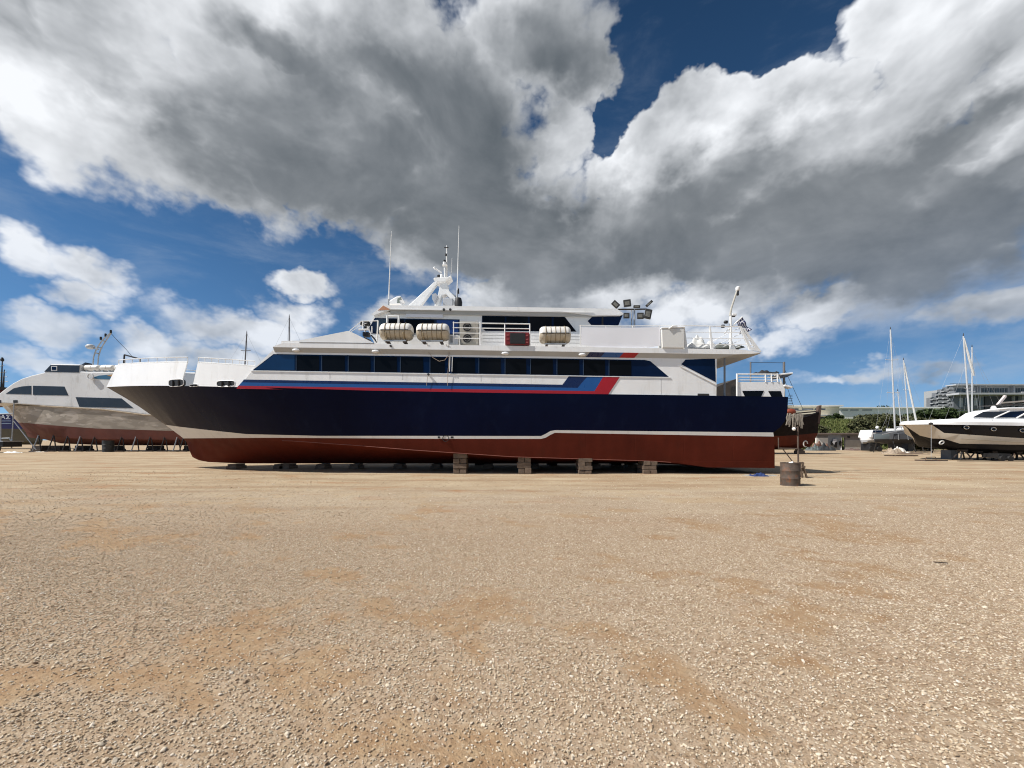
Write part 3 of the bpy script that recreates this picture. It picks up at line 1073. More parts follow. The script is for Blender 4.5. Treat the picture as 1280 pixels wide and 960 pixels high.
# saloon windows with the raked end
plate(uhouse, 'window_band', [(602.5, 394.8), (706, 396.3), (720.5, 414.6), (607, 413.6), (602.5, 410.5)], GLASSB, 0.012, 0.03, YU)
for px in ([(603.5, 395.6), (631, 396), (631, 413.2), (607.5, 412.8), (603.5, 410)], [(633, 396), (660, 396.3), (660, 413.6), (633, 413.2)], [(662, 396.4), (689.5, 396.8), (689.5, 414), (662, 413.7)], [(692, 396.9), (705.5, 397.1), (719, 414), (692, 414)]):
    plate(uhouse, 'window_pane', px, GLASS, 0.022, 0.03, YU)
for y in (418.5, 422.5, 426.8):
    for (a, b_) in ((603, 640), (664, 674), (711, 727)):
        plate(uhouse, 'panel_seam', [(a, y + (a - 603) * .015), (b_, y + (b_ - 603) * .015), (b_, y + .5 + (b_ - 603) * .015), (a, y + .5 + (a - 603) * .015)], M('seam grey', (0.5, 0.5, 0.49), 0.5), 0.006, 0.02, YU)
# white name-less visor board above the wheelhouse glass
plate(uhouse, 'visor_board', [(508, 391.5), (554, 392.2), (554, 397.8), (508, 397.0)], M('board white', (0.74, 0.75, 0.80), 0.4, var=0.02), 0.10, 0.06, YU)
# roof slab
YR = YU - 0.22
mb = MB().pprism([(464.5, 392.8), (478.5, 381.6), (489, 381.4), (771, 385.8), (779.5, 392.2), (776, 393.6), (742, 394.0), (700, 388.8), (600, 387.4), (487, 386.2), (473, 391.8), (467, 394.2)], YR, 2 * YC - YR)
roof = mb.build('roof', WHITE, ferry)
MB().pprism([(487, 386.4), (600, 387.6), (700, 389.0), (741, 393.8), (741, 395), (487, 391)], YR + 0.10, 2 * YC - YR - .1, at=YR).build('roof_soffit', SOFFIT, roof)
plate(roof, 'end_patch', [(472.5, 388.0), (479.2, 382.0), (487, 386.2), (486, 387.4)], M('faded orange primer', (0.52, 0.25, 0.14), 0.6, var=0.1), 0.012, 0.03, YR)
plate(roof, 'eave_lip', [(489, 386.3), (742, 390.4), (742, 391.0), (489, 386.9)], WHITE2, 0.03, 0.05, YR)

# ---- rails
def rail(px, Y, r=0.02, name='handrail'):
    return MB().tube([W(x, y, Y) for x, y in px], r, 6).build(name, RAILW, ferry, smooth=True)


def post(x, y0, y1, Y, r=0.024, x1=None):
    return MB().tube([W(x, y0, Y), W(x if x1 is None else x1, y1, Y)], r, 6).build('railing_post', RAILW, ferry)


YRAIL = YE + 0.10
for y in (403.4, 409.6, 416.2, 422.8):
    rail([(566, y), (602, y + .5)], YRAIL)
rail([(599, 404.0), (662.5, 405)], YRAIL, 0.028)
rail([(599, 410.2), (662.5, 411)], YRAIL, 0.024)
post(567, 402, 430.5, YRAIL)
post(600.5, 402, 431, YRAIL, 0.036)
post(631, 404, 431.5, YRAIL, 0.03)
post(662.3, 404.6, 432, YRAIL, 0.03)
rail([(517, 420), (560, 420.5)], YRAIL + .5, 0.02)
# long aft rail
rail([(724, 406.8), (770, 407.6), (862, 407.0), (925, 408.2)], YRAIL, 0.022)
for x, y0 in ((725.5, 406.8), (757.5, 407.3), (790.5, 407.5), (824, 407.3)):
    post(x, y0, 434 + (x - 725) * .013, YRAIL, 0.028)
for x, xt in ((857.5, 855.0), (890, 887.5)):
    mb = MB().pprism([(xt - 1.0, 408), (xt + 1.0, 408), (x + 2.4, 437), (x - 1.2, 437)], YRAIL - 0.03, YRAIL + 0.03)
    mb.build('railing_post', RAILW, ferry, bevel=0.01)
for y in (415, 422.5, 430):
    rail([(857, y), (937, y + .8)], YRAIL, 0.014)
# stern corner frame of the rail
MB().pprism([(925, 408), (929, 408.2), (951, 439.2), (936.8, 436.2), (936.2, 434), (944, 434.6)] if False else [(924.6, 408), (927.4, 408), (939, 434), (943.5, 434.5), (929.5, 410.5), (930.5, 409.8), (952, 439.6), (937, 437)], YRAIL - 0.04, YRAIL + 0.04).build('stern_frame', RAILW, ferry)
for y, a, b_ in ((417, 929.5, 934), (425, 933.5, 938.5), (432, 937.5, 943)):
    rail([(a, y), (b_, y)], YRAIL, 0.02, 'stern_frame_rung')
# far-side rail of the aft deck
for y in (407.5, 415, 423):
    MB().tube([(W(735, y, YRAIL).x, 2 * YC - YRAIL, W(735, y, YRAIL).z), (W(930, y, YRAIL).x, 2 * YC - YRAIL, W(930, y + 1, YRAIL).z)], 0.02, 6).build('handrail', RAILW, ferry)
for x in (740, 775, 810, 845, 880, 915):
    MB().tube([(W(x, 407, YRAIL).x, 2 * YC - YRAIL, W(x, 407, YRAIL).z), (W(x, 436, YRAIL).x, 2 * YC - YRAIL, W(x, 436, YRAIL).z)], 0.024, 6).build('railing_post', RAILW, ferry)
# stern rail running athwartships
for y in (409, 417, 425, 432):
    a = W(926, y, YRAIL)
    MB().tube([a, (a.x, 2 * YC - YRAIL, a.z)], 0.016, 6).build('handrail', RAILW, ferry)
# props under the overhang
for yy in (WN + .3, YC, Y2 - .3):
    p = W(905, 446, 18.9)
    MB().tube([(p.x, yy, 3.62), (p.x, yy, W(905, 441, 18.6).z)], 0.045, 8).build('deck_prop', M('prop grey', (0.18, 0.2, 0.23), 0.5), ferry, smooth=True)

# forward rail lines and equipment rack beside the wheelhouse
YQ = YE + 0.35
rail([(437, 413.5), (452, 401.5), (471.5, 401)], YQ, 0.020)
rail([(439, 414.5), (453, 406), (458, 404)], YQ, 0.016)
post(453.6, 401, 412, YQ, 0.028)
post(472.6, 400.6, 428, YQ, 0.03, 471)
rail([(471.5, 401), (472.5, 401)], YQ, 0.03)
rail([(448, 412), (462, 412)], YQ, 0.045, 'equipment_shelf')
post(459.5, 408, 412.5, YQ, 0.03)
post(465, 408, 416, YQ, 0.026)
eq = thing('searchlight_rack', W(458, 425, YQ), 'rack of black searchlights ahead of the wheelhouse', 'searchlight')
for (a, b_, c_, d_) in ((455, 460.5, 401, 406), (454.8, 458, 407.6, 411), (453, 460.5, 414.8, 420), (450, 452.6, 401.5, 406)):
    MB().pprism([(a, c_), (b_, c_), (b_, d_), (a, d_)], YQ + .05, YQ + .35).build('searchlight', BLACK, eq, bevel=0.02)
MB().tube([W(456.5, 401, YQ + .2), W(456.5, 427, YQ + .2)], 0.03, 6).build('stand_pipe', RAILW, eq)
MB().pprism([(454, 420.8), (461.5, 424), (461.5, 428), (460, 428)], YQ, YQ + .3).build('bracket', DARKM, eq)
MB().tube([W(464, 419, YQ), W(468.5, 424, YQ), W(471, 428, YQ)], 0.035, 6).build('hose', BLACK, eq, smooth=True)

# ---- radar mast on the roof
YM = YC
mast = MB().pprism([(513, 383.2), (543, 352.5), (550, 352.5), (541, 383.2)], YM - 0.25, YM + 0.25, at=YM)
def rz(px, half_w, name, mt=WHITE, par=roof, bevel=0.0):
    return MB().pprism(px, YM - half_w, YM + half_w, at=YM).build(name, mt, par, bevel=bevel)
k = 1.0
rz([(511, 383.4), (543, 354), (548, 354), (526, 383.4)], 0.16, 'mast_leg', bevel=0.02)
rz([(552, 354), (559, 354), (562.5, 366), (570, 373.5), (571.5, 384), (566.5, 384), (564.5, 376), (558.5, 369.5), (553, 371), (548, 384), (544, 384), (548.6, 370)], 0.26, 'mast_leg', bevel=0.02)
rz([(543, 351.5), (545, 350), (560.5, 349.4), (565, 347.4), (565.4, 348.8), (560.5, 353), (556, 355.6), (547, 355.4), (544.5, 353.4)], 0.36, 'mast_platform', bevel=0.03)
rz([(555, 375.5), (567, 375.5), (567, 384), (555, 384)], 0.35, 'equipment_cabinet', M('cabinet grey', (0.45, 0.46, 0.48), 0.5), bevel=0.02)
rz([(542.5, 372.5), (547.5, 371.5), (549.5, 374.5), (545.5, 382.5), (543, 379)], 0.62, 'mast_gusset', M('gusset grey', (0.40, 0.42, 0.46), 0.5))
MB().tube([W(556.2, 349, YM), W(555.8, 331.5, YM)], 0.05, 8).build('mast_pole', RAILW, roof, smooth=True)
MB().tube([W(558.6, 349, YM + .1), W(558.3, 307, YM + .1)], [0.045, 0.03], 8).build('mast_pole', RAILW, roof, smooth=True)
MB().tube([W(563.6, 348, YM + .2), W(564.8, 323, YM + .2)], 0.024, 6).build('rod_antenna', RAILW, roof)
MB().bar(W(543, 334.8, YM), W(552, 341.2, YM), 0.10, 0.085).build('radar_scanner', WHITE2, roof, bevel=0.03)
MB().ball(W(543.2, 335, YM), 0.075, 10).build('scanner_end', WHITE2, roof, smooth=True)
MB().lathe([(0.10, 0), (0.11, 0.2), (0.05, 0.30)], W(552, 349.6, YM), 'Z', 12).build('radar_pedestal', WHITE2, roof, smooth=True)
for (x, y, r_) in ((545.2, 349.2, 0.085), (548.5, 346.5, 0.10), (555.6, 327.0, 0.075), (557.4, 318.5, 0.055), (573, 376.5, 0.14)):
    MB().lathe([(r_ * .7, -r_ * 1.2), (r_, -r_), (r_, r_), (r_ * .7, r_ * 1.2)], W(x, y, YM), 'Z', 10).build('navigation_lamp', BLACK, roof, smooth=True)
MB().lathe([(0.09, -.10), (0.09, .08)], W(555.6, 329.6, YM), 'Z', 10).build('lamp_glass', WHITE2, roof, smooth=True)
MB().bar(W(555.3, 309.5, YM), W(560.6, 309.5, YM), 0.05, 0.04).build('spreader', DARKM, roof)
MB().bar(W(553, 331.8, YM), W(559, 331.8, YM), 0.2, 0.04).build('lamp_shelf', RAILW, roof)
MB().lathe([(0.075, 0), (0.06, .25), (0.02, .32)], W(572.5, 367, YM + .2), 'Z', 10).build('horn', DARKM, roof, smooth=True)
MB().lathe([(0.20, 0), (0.22, .25), (0.16, .5)], W(573, 384, YM - .3), 'Z', 10).build('coil', BLACK, roof, smooth=True)
MB().tube([W(558, 366, YM), W(566, 368.5, YM), W(571.5, 371.5, YM)], 0.05, 6).build('mast_stay', RAILW, roof, smooth=True)
# whip antennas
for (x0_, y0_, x1_, y1_, Y_) in ((485.6, 383, 489.3, 289, 20.3), (571.2, 372, 573.8, 282, 22.2)):
    MB().tube([W(x0_, y0_, Y_), W(x0_ + .25, y0_ - 9, Y_)], 0.045, 8).build('antenna_base', GALV, roof)
    MB().tube([W(x0_ + .25, y0_ - 8, Y_), W(x0_ + (x1_ - x0_) * .6, y0_ + (y1_ - y0_) * .6, Y_), W(x1_, y1_, Y_)], [0.032, 0.022, 0.012], 8).build('whip_antenna', RAILW, roof, smooth=True)
# cowl vent on the roof
rz([(487.5, 382.6), (490, 378.5), (498, 373.6), (503, 372.8), (504.8, 375.6), (503.3, 377.2), (501.5, 378.5), (503.5, 382.6)], 0.4, 'cowl_vent', WHITE2, bevel=0.04)
MB().pprism([(499.5, 376.5), (503.6, 374.6), (504.2, 376.8), (501.2, 378.4), (503, 381.6), (499, 382)], YM - 0.43, YM - 0.30, at=YM).build('vent_mouth', M('vent mouth grey', (0.2, 0.23, 0.21), 0.7), roof)  # darker grey-green plate over the cowl mouth
for (x, y) in ((555, 387.2), (563, 387.2)):
    MB().lathe([(0.06, -.06), (0.06, .02)], W(x, y, YR), 'Y', 10).build('deck_lamp', BLACK, roof)


# ---- life raft canisters
def raft(cx, cy, ln, Y, label):
    c = W(cx, cy, Y)
    t = thing('life_raft', c - Vector((0, 0, 0.42)), label, 'life raft', 'life raft canisters on the upper deck')
    L = ln * Y / F / 2
    r = 0.395
    prof = [(0.02, -L), (r * .72, -L), (r * .93, -L + .07), (r, -L + .16), (r, L - .16), (r * .93, L - .07), (r * .72, L), (0.02, L)]

    def half_shell(up):
        rings = []
        for rr, h in prof:
            ring = []
            for k in range(13):
                a = math.pi * k / 12
                ring.append((c.x + h, c.y - rr * math.cos(a), c.z + (1 if up else -1) * (rr * math.sin(a) * .97 + .012)))
            rings.append(ring)
        return MB().loft(rings, True, True)
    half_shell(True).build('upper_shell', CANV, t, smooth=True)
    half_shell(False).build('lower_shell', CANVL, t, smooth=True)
    MB().box(c.x - L + .1, c.x + L - .1, c.y - r - .025, c.y + r + .025, c.z - .02, c.z + .02).build('joint_flange', BLACK, t)
    for q in (-.62, -.30, 0, .30, .62):
        ring = [(c.x + q * L, c.y - (r + .012) * math.cos(a), c.z + (r + .012) * math.sin(a)) for a in [2 * math.pi * k / 20 for k in range(21)]]
        MB().tube(ring, 0.022 if abs(q) in (.62,) else .014, 5, cap=False).build('strap', M('webbing', (0.28, 0.22, 0.14), 0.8), t, smooth=True)
    for q in (-.55, .55):
        ring = [(c.x + q * L, c.y - .44 * math.cos(a), c.z - .44 * math.sin(a)) for a in [math.pi * (.08 + .84 * k / 8) for k in range(9)]]
        MB().tube(ring, 0.03, 6).build('cradle', M('cradle steel', (0.4, 0.33, 0.22), 0.6), t, smooth=True)
        MB().box(c.x + q * L - .04, c.x + q * L + .04, c.y - .30, c.y + .30, c.z - .56, c.z - .43).build('foot', RUST, t)
    MB().box(c.x - L * .7, c.x + L * .7, c.y - .32, c.y - .26, c.z - .50, c.z - .44).build('cradle_rail', GALV, t)
    return t


YRF = 18.72
raft(496, 415.2, 39, YRF, 'life raft canister on the ferry next to the searchlight rack')
raft(541.5, 415.6, 39, YRF, 'life raft canister on the ferry beside the air conditioner')
raft(693.5, 419.2, 38, YRF, 'life raft canister on the ferry between red locker and blank banner')
# frame standing above the first raft
for x in (484.3, 498.6):
    MB().tube([W(x, 394.5, YRF + .5), W(x - .6, 410, YRF + .5)], 0.05, 8).build('davit_post', RAILW, ferry)
MB().tube([W(484.3, 395, YRF + .5), W(498.8, 395.6, YRF + .5)], 0.04, 8).build('davit_beam', RAILW, ferry)
MB().tube([W(509, 424, YRF), W(524, 414, YRF)], 0.03, 6).build('raft_lashing', GALV, ferry)

# ---- deck gear
ac = thing('air_conditioner', W(586.5, 431, 19.1), 'beige twin-fan air conditioner unit behind the ferry deck rail', 'air conditioner')
MB().pprism([(574.8, 401.5), (598, 401.8), (598, 430.8), (574.8, 430.5)], 18.95, 19.45).build('casing', M('casing beige', (0.38, 0.36, 0.31), 0.6, var=0.1, dirt=(0.2, 0.15, 0.1), dirt_amt=.4), ac, bevel=0.02)
for y in (408.8, 423.0):
    f_ = MB().lathe([(0.20, -0.02), (0.20, 0.03)], W(584, y, 18.94), 'Y', 22).build('fan', BLACK, ac)
    for rr in (0.21, 0.13):
        MB().tube([W(584, y, 18.90) + Vector((rr * math.cos(a), 0, rr * math.sin(a))) for a in [2 * math.pi * k / 20 for k in range(21)]], 0.010, 5, cap=False).build('grille_ring', M('grille', (0.2, 0.2, 0.19), .6), f_)
lk = thing('white_locker', W(569.5, 431, 19.0), 'small white valve cabinet beside the air conditioner on the ferry', 'cabinet')
MB().pprism([(560.5, 418.5), (572.5, 418.5), (572.5, 430.3), (560.5, 430.1)], 18.9, 19.3).build('casing', WHITE2, lk, bevel=0.02)
MB().pprism([(563, 420), (566, 420), (566, 428), (563, 428)], 18.86, 18.92).build('door', M('cabinet door grey', (0.35, 0.36, 0.38), .6), lk)  # narrow door in a darker grey than the casing
rb = thing('red_locker', W(646.5, 432.5, 18.3), 'red and black fire hose locker hung on the ferry rail', 'locker')
MB().pprism([(631.8, 415.4), (661.6, 416), (661.6, 431.6), (631.8, 431)], YE - 0.08, YE + 0.34, at=YE).build('casing', M('locker red', (0.20, 0.012, 0.014), 0.45, var=0.15), rb, bevel=0.015)
MB().pprism([(637.5, 417), (656.5, 417.2), (656.5, 430.6), (637.5, 430.2)], YE - 0.11, YE - .06, at=YE).build('door', BLACK, rb, bevel=0.01)
for (x, y) in ((634.5, 419.5), (634.5, 424.5), (658.6, 420), (658.6, 425), (658.6, 428.5)):
    MB().pprism([(x - 1.4, y - .7), (x + 1.4, y - .7), (x + 1.4, y + .7), (x - 1.4, y + .7)], YE - 0.10, YE - .07, at=YE).build('latch', M('latch pink', (0.35, 0.08, 0.08), .5), rb)

# blank white banner laced to the aft rail: a slack sheet
t = thing('banner', W(775, 437, YRAIL), 'blank white banner laced along the aft deck rail of the ferry', 'banner')
NXb, NZb = 44, 10
rings = []
for th in (0.0, 0.012):
    pass
mb = MB()
def ban(i, k, th):
    u, v = i / NXb, k / NZb
    xt, yt = 726.5 + 98.5 * u, 409.2 + 1.0 * math.sin(u * math.pi) * 0.6
    sag = 3.2 * math.sin(math.pi * min(1, max(0, (u - .06) / .88))) ** 0.5 if 0.06 < u < 0.94 else 0.0
    yb = 431.4 + 1.3 * u + sag * 1.25
    y = yt + (yb - yt) * v
    dy = -0.05 - 0.012 * math.sin(u * 7 + 1) * v - 0.004 * math.sin(u * 23) * v * v
    return W(xt, y, YRAIL) + Vector((0, dy + th, 0))
mb.add([ban(i, k, th) for th in (0, .01) for k in range(NZb + 1) for i in range(NXb + 1)],
       [tuple(s_ * (NXb + 1) * (NZb + 1) + q for q in ((k * (NXb + 1) + i), (k * (NXb + 1) + i + 1), ((k + 1) * (NXb + 1) + i + 1), ((k + 1) * (NXb + 1) + i))) for s_ in (0, 1) for k in range(NZb) for i in range(NXb)])
mb.build('sheet', M('banner vinyl', (0.85, 0.85, 0.89), 0.4, var=0.01), t, smooth=True, auto=80)
for x in (726.5, 825.0):
    for y in (410, 431.5):
        MB().tube([W(x, y, YRAIL - .05), W(x - (1 if x < 800 else -1), y, YRAIL)], 0.012, 5).build('lacing', GALV, t)
wb = thing('white_box', W(841, 436.5, YE), 'square white life jacket box at the end of the blank banner', 'box')
MB().pprism([(826.5, 411.6), (854.5, 410.2), (855, 435.4), (827.5, 435)], YE - 0.06, YE + .50, at=YE).build('casing', M('box white', (0.70, 0.69, 0.66), 0.5, var=.04), wb, bevel=0.02)
MB().pprism([(825.8, 409.6), (855.6, 408.4), (855.6, 410.0), (825.8, 411.4)], YE - 0.08, YE + .52, at=YE).build('lid', WHITE2, wb, bevel=0.02)
MB().tube([W(836, 411, YE - .1), W(841, 407.5, YE - .1), W(846, 407.2, YE - .1)], 0.03, 6).build('handle', RAILW, wb, smooth=True)


def heap(c, sx, sy, sz, seed, n=26):
    """crumpled sheet: a low mound with folds"""
    rr = random.Random(seed)
    ph = [rr.uniform(0, 6) for _ in range(6)]
    mb = MB()
    vs, fs = [], []
    for j in range(n + 1):
        for i in range(n + 1):
            u, v = i / n * 2 - 1, j / n * 2 - 1
            d = max(abs(u), abs(v)) ** 2
            fold = 0.5 + .25 * math.sin(5 * u + ph[0] + 2 * math.sin(3 * v + ph[1])) + .2 * math.sin(8 * v + ph[2] + 2 * u) + .12 * math.sin(13 * u - 7 * v + ph[3])
            h = max(0, (1 - d)) ** .6 * fold
            vs.append((c[0] + u * sx * (1 + .1 * math.sin(4 * v + ph[4])), c[1] + v * sy * (1 + .1 * math.sin(5 * u + ph[5])), c[2] + h * sz))
    for j in range(n):
        for i in range(n):
            a = j * (n + 1) + i
            fs.append((a, a + 1, a + n + 2, a + n + 1))
    nb = len(vs)
    rim = [i for i in range(n + 1)] + [k * (n + 1) + n for k in range(1, n + 1)] + [n * (n + 1) + i for i in range(n - 1, -1, -1)] + [k * (n + 1) for k in range(n - 1, 0, -1)]
    fs.append(tuple(rim))
    return mb.add(vs, fs)


o = heap(W(873, 437.4, 19.2), 0.62, 0.5, 0.75, 3).build('tarpaulin', M('white tarpaulin', (0.72, 0.72, 0.70), 0.6), None, smooth=True, auto=60)
tag(o, 'crumpled white tarpaulin heaped on the ferry aft deck', 'tarpaulin')
o = heap(W(905, 437.4, 19.6), 0.7, 0.5, 0.34, 9).build('tarpaulin', M('grey netting', (0.10, 0.11, 0.10), 0.8), None, smooth=True, auto=60)
tag(o, 'dark grey netting bundled on the ferry aft deck', 'netting')

# light mast and ensign at the stern
lm = thing('stern_light_mast', W(914, 437, YRAIL + .3), 'white stern light mast with bent top above the ferry aft rail', 'light mast')
Yl = YRAIL + .3
MB().tube([W(913.4, 437, Yl), W(913.2, 393, Yl)], 0.055, 8).build('pole', RAILW, lm, smooth=True)
MB().tube([W(912.4, 395, Yl), W(914.2, 385, Yl), W(921, 364, Yl)], [0.05, 0.045, 0.04], 8).build('upper_pole', M('pole beige', (0.45, 0.43, 0.38), .5), lm, smooth=True)
MB().lathe([(0.07, -.10), (0.1, -.06), (0.1, .06), (0.06, .1)], W(922.2, 361, Yl), 'Z', 12).build('lamp', WHITE2, lm, smooth=True)
MB().lathe([(0.05, -.1), (0.05, .1)], W(922.2, 366.5, Yl), 'Z', 8).build('lamp_base', BLACK, lm)
MB().obox(W(917.5, 393.5, Yl), (0.2, .12, .12)).build('lamp_housing', WHITE2, lm, bevel=.02)
MB().lathe([(0.05, -.08), (0.05, .08)], W(916.5, 395, Yl), 'X', 8).build('lamp_lens', DARKM, lm)
MB().tube([W(905.5, 417, Yl), W(913, 409.5, Yl)], 0.03, 6).build('brace', RAILW, lm)
MB().pprism([(912, 424), (914.5, 424), (920, 437.3), (915.5, 437.3)], Yl - .03, Yl + .03).build('gusset', RAILW, lm)
MB().tube([W(913, 424, Yl - .1), W(909, 431, Yl - .1), W(903.5, 433.5, Yl - .1)], 0.02, 6).build('cable', RAILW, lm, smooth=True)
for (x, y) in ((903.5, 407.8), (907.2, 402.6)):
    MB().lathe([(0.03, -.09), (0.075, -.05), (0.075, .07)], W(x, y, Yl), 'X', 10).build('floodlight', BLACK, lm, smooth=True)
MB().tube([W(904, 408, Yl), W(913, 408.5, Yl)], 0.016, 6).build('lamp_arm', DARKM, lm)
fg = thing('ensign', W(914.6, 408.4, Yl), 'blue and white striped ensign hanging limp from the ferry stern staff', 'flag')
MB().tube([W(914.6, 408.4, Yl), W(928, 396, Yl)], 0.03, 6).build('staff', RAILW, fg)
fm = bpy.data.materials.new('ensign cloth')
fm.use_nodes = True
t_ = NT(fm.node_tree)
O_ = t_.node('ShaderNodeTexCoord').outputs['UV']
sp_ = t_.node('ShaderNodeSeparateXYZ')
t_.link(O_, sp_.inputs[0])
stripe = t_.math('GREATER_THAN', t_.math('FRACT', t_.math('MULTIPLY', sp_.outputs[1], 4.5)), 0.5)
cross = t_.math('MAXIMUM', t_.math('LESS_THAN', t_.math('ABSOLUTE', t_.math('SUBTRACT', sp_.outputs[0], 0.19)), 0.035), t_.math('LESS_THAN', t_.math('ABSOLUTE', t_.math('SUBTRACT', sp_.outputs[1], 0.72)), 0.055))
canton = t_.math('MULTIPLY', t_.math('LESS_THAN', sp_.outputs[0], 0.38), t_.math('GREATER_THAN', sp_.outputs[1], 0.445))
fac = t_.mix(canton, t_.mix(stripe, (0, 0, 0), (1, 1, 1)), t_.mix(cross, (0, 0, 0), (1, 1, 1)))
t_.link(t_.mix(fac, (0.02, 0.025, 0.10), (0.62, 0.62, 0.66)), t_.n['Principled BSDF'].inputs['Base Color'])
t_.n['Principled BSDF'].inputs['Roughness'].default_value = 0.8
me = bpy.data.meshes.new('cloth')
bm = bmesh.new()
uvl = bm.loops.layers.uv.new('UVMap')
n1_, n2_ = 26, 14
g_ = {}
hoist0, hoist1 = W(928, 396.6, Yl), W(921.0, 403.2, Yl)
for i in range(n1_ + 1):
    for j in range(n2_ + 1):
        u, v = i / n1_, j / n2_
        p = hoist0.lerp(hoist1, v)
        fl_x = (0.36 - 0.12 * v) * u
        fl_z = -(0.62 - 0.10 * v) * u
        p = p + Vector((fl_x + 0.05 * math.sin(9 * u + 3 * v) * u, 0.10 * math.sin(11 * u + 4 * v) * u, fl_z + .03 * math.sin(7 * v + 3 * u) * u))
        g_[i, j] = (bm.verts.new(p - fg.location), u, 1 - v)
for i in range(n1_):
    for j in range(n2_):
        ks = ((i, j), (i + 1, j), (i + 1, j + 1), (i, j + 1))
        f_ = bm.faces.new([g_[q][0] for q in ks])
        f_.smooth = True
        for lp, q in zip(f_.loops, ks):
            lp[uvl].uv = (g_[q][1], g_[q][2])
bm.to_mesh(me)
bm.free()
me.materials.append(fm)
o = bpy.data.objects.new('cloth', me)
COL.objects.link(o)
o.parent = fg
sm_ = o.modifiers.new('thickness', 'SOLIDIFY')
sm_.thickness = 0.006

# cords hanging over the side of the deckhouse
YK = WN - 0.07
for px in ([(534.5, 429), (535, 440), (541, 447), (549, 451.6), (556, 450), (561.5, 443), (560, 430)], [(557.5, 430), (561, 440), (561.5, 446), (559.6, 470), (559.4, 482)], [(535, 468), (533, 482)]):
    Yx = [YE - 0.03 if y < 437 else YK for _, y in px]
    pts = [W(x, y, q) for (x, y), q in zip(px, Yx)]
    fine = []
    for i in range(len(pts) - 1):
        for k in range(4):
            fine.append(pts[i].lerp(pts[i + 1], k / 4))
    fine.append(pts[-1])
    o = MB().tube(fine, 0.011, 5).build('rope', M('rope beige', (0.42, 0.34, 0.27), 0.9), None, smooth=True)
    tag(o, {7: 'beige rope hanging in a loop over the ferry window band', 5: 'beige rope running straight down from the ferry rail past the windows', 2: 'short cord hanging across the stripes of the ferry'}[len(px)], 'rope')
for x, y1_ in ((562.6, 464.4), (565.6, 464.4)):
    MB().tube([W(x, 444.5, YK), W(x - .6, y1_, YK)], 0.016, 6).build('drain_pipe', RAILW, house)
MB().lathe([(.05, -.05), (.05, .04)], W(535.5, 468, YK), 'Y', 10).build('drain_outlet', DARKM, house)
MB().lathe([(.05, -.05), (.05, .04)], W(488.5, 432.5, YE - .02), 'Y', 10).build('scupper', DARKM, udeck)


ORD = ['first', 'second', 'third', 'fourth', 'fifth', 'sixth', 'seventh', 'eighth', 'ninth', 'tenth', 'eleventh', 'twelfth']


# ------------------------------------------------------------------ timber block stacks under the ferry
def stack(px, y0, y1, Y, wpx, courses, label, seed, group='timber stacks carrying the ferry'):
    rr = random.Random(seed)
    a = W(px, y1, Y)
    ztop = W(px, y0, Y).z
    wd = wpx * Y / F
    t = thing('block_stack', (a.x, Y + .3, 0), label, 'block stack', group)
    h = ztop / courses
    for k in range(courses):
        z0, z1 = k * h + 0.004, (k + 1) * h - 0.012
        j = rr.uniform(-.03, .03)
        if k % 2 == 0 and courses > 2:
            for q in (0, 1):
                x0 = a.x - wd / 2 + q * wd / 2 + j
                MB().box(x0 + .01, x0 + wd / 2 - .01, Y + rr.uniform(-.04, .03), Y + .9, z0, z1).build('timber', WOOD, t, bevel=0.012)
        else:
            for q in range(2):
                MB().box(a.x - wd / 2 + j, a.x + wd / 2 + j + rr.uniform(-.03, .03), Y + q * .48 + rr.uniform(-.03, .02), Y + q * .48 + .42, z0, z1).build('timber', WOOD, t, bevel=0.012)
    return t


stack(575.2, 566.6, 592.5, 19.0, 16.5, 4, 'four-course timber stack under the ferry below the load line marks', 1)
stack(655.4, 570.2, 593.2, 18.9, 16.5, 3, 'three-course timber stack under the ferry just forward of the white stripe step', 2)
stack(731.8, 572.8, 594, 18.8, 16.5, 4, 'timber stack under the ferry between stripe step and aft stack', 3)
stack(813, 576.2, 595, 18.8, 17.5, 3, 'low dark timber stack nearest the ferry stern', 4)
for k, x in enumerate((291, 349, 357, 401, 443, 498, 545, 610, 668, 745, 790)):
    a = W(x, 588, 22.2)
    t = thing('keel_block', (a.x, YC, 0), 'squat timber keel block, %s from the stem of the navy ferry' % ORD[k], 'keel block', 'keel blocks under the ferry')
    MB().box(a.x - .28, a.x + .28, YC - .45, YC + .45, 0.004, 0.165).build('timber', WOOD, t, bevel=.015)
    MB().box(a.x - .24, a.x + .24, YC - .38, YC + .38, 0.17, 0.262).build('timber', WOOD, t, bevel=.015)
for k, x in enumerate((600, 690, 770)):
    a = W(x, 585, 25.4)
    t = thing('block_stack', (a.x, 25.6, 0), 'shaded timber stack under the far bilge, %s from the ferry stem' % ORD[k], 'block stack', 'far timber stacks under the ferry')
    zt = lerp_line(CHINE, a.x) - 0.02
    for q in range(3):
        MB().box(a.x - .32, a.x + .32, 25.3, 26.0, q * zt / 3 + .004, (q + 1) * zt / 3 - .01).build('timber', WOODD, t, bevel=.015)  # darker timber than the near stacks: the shade is in the colour

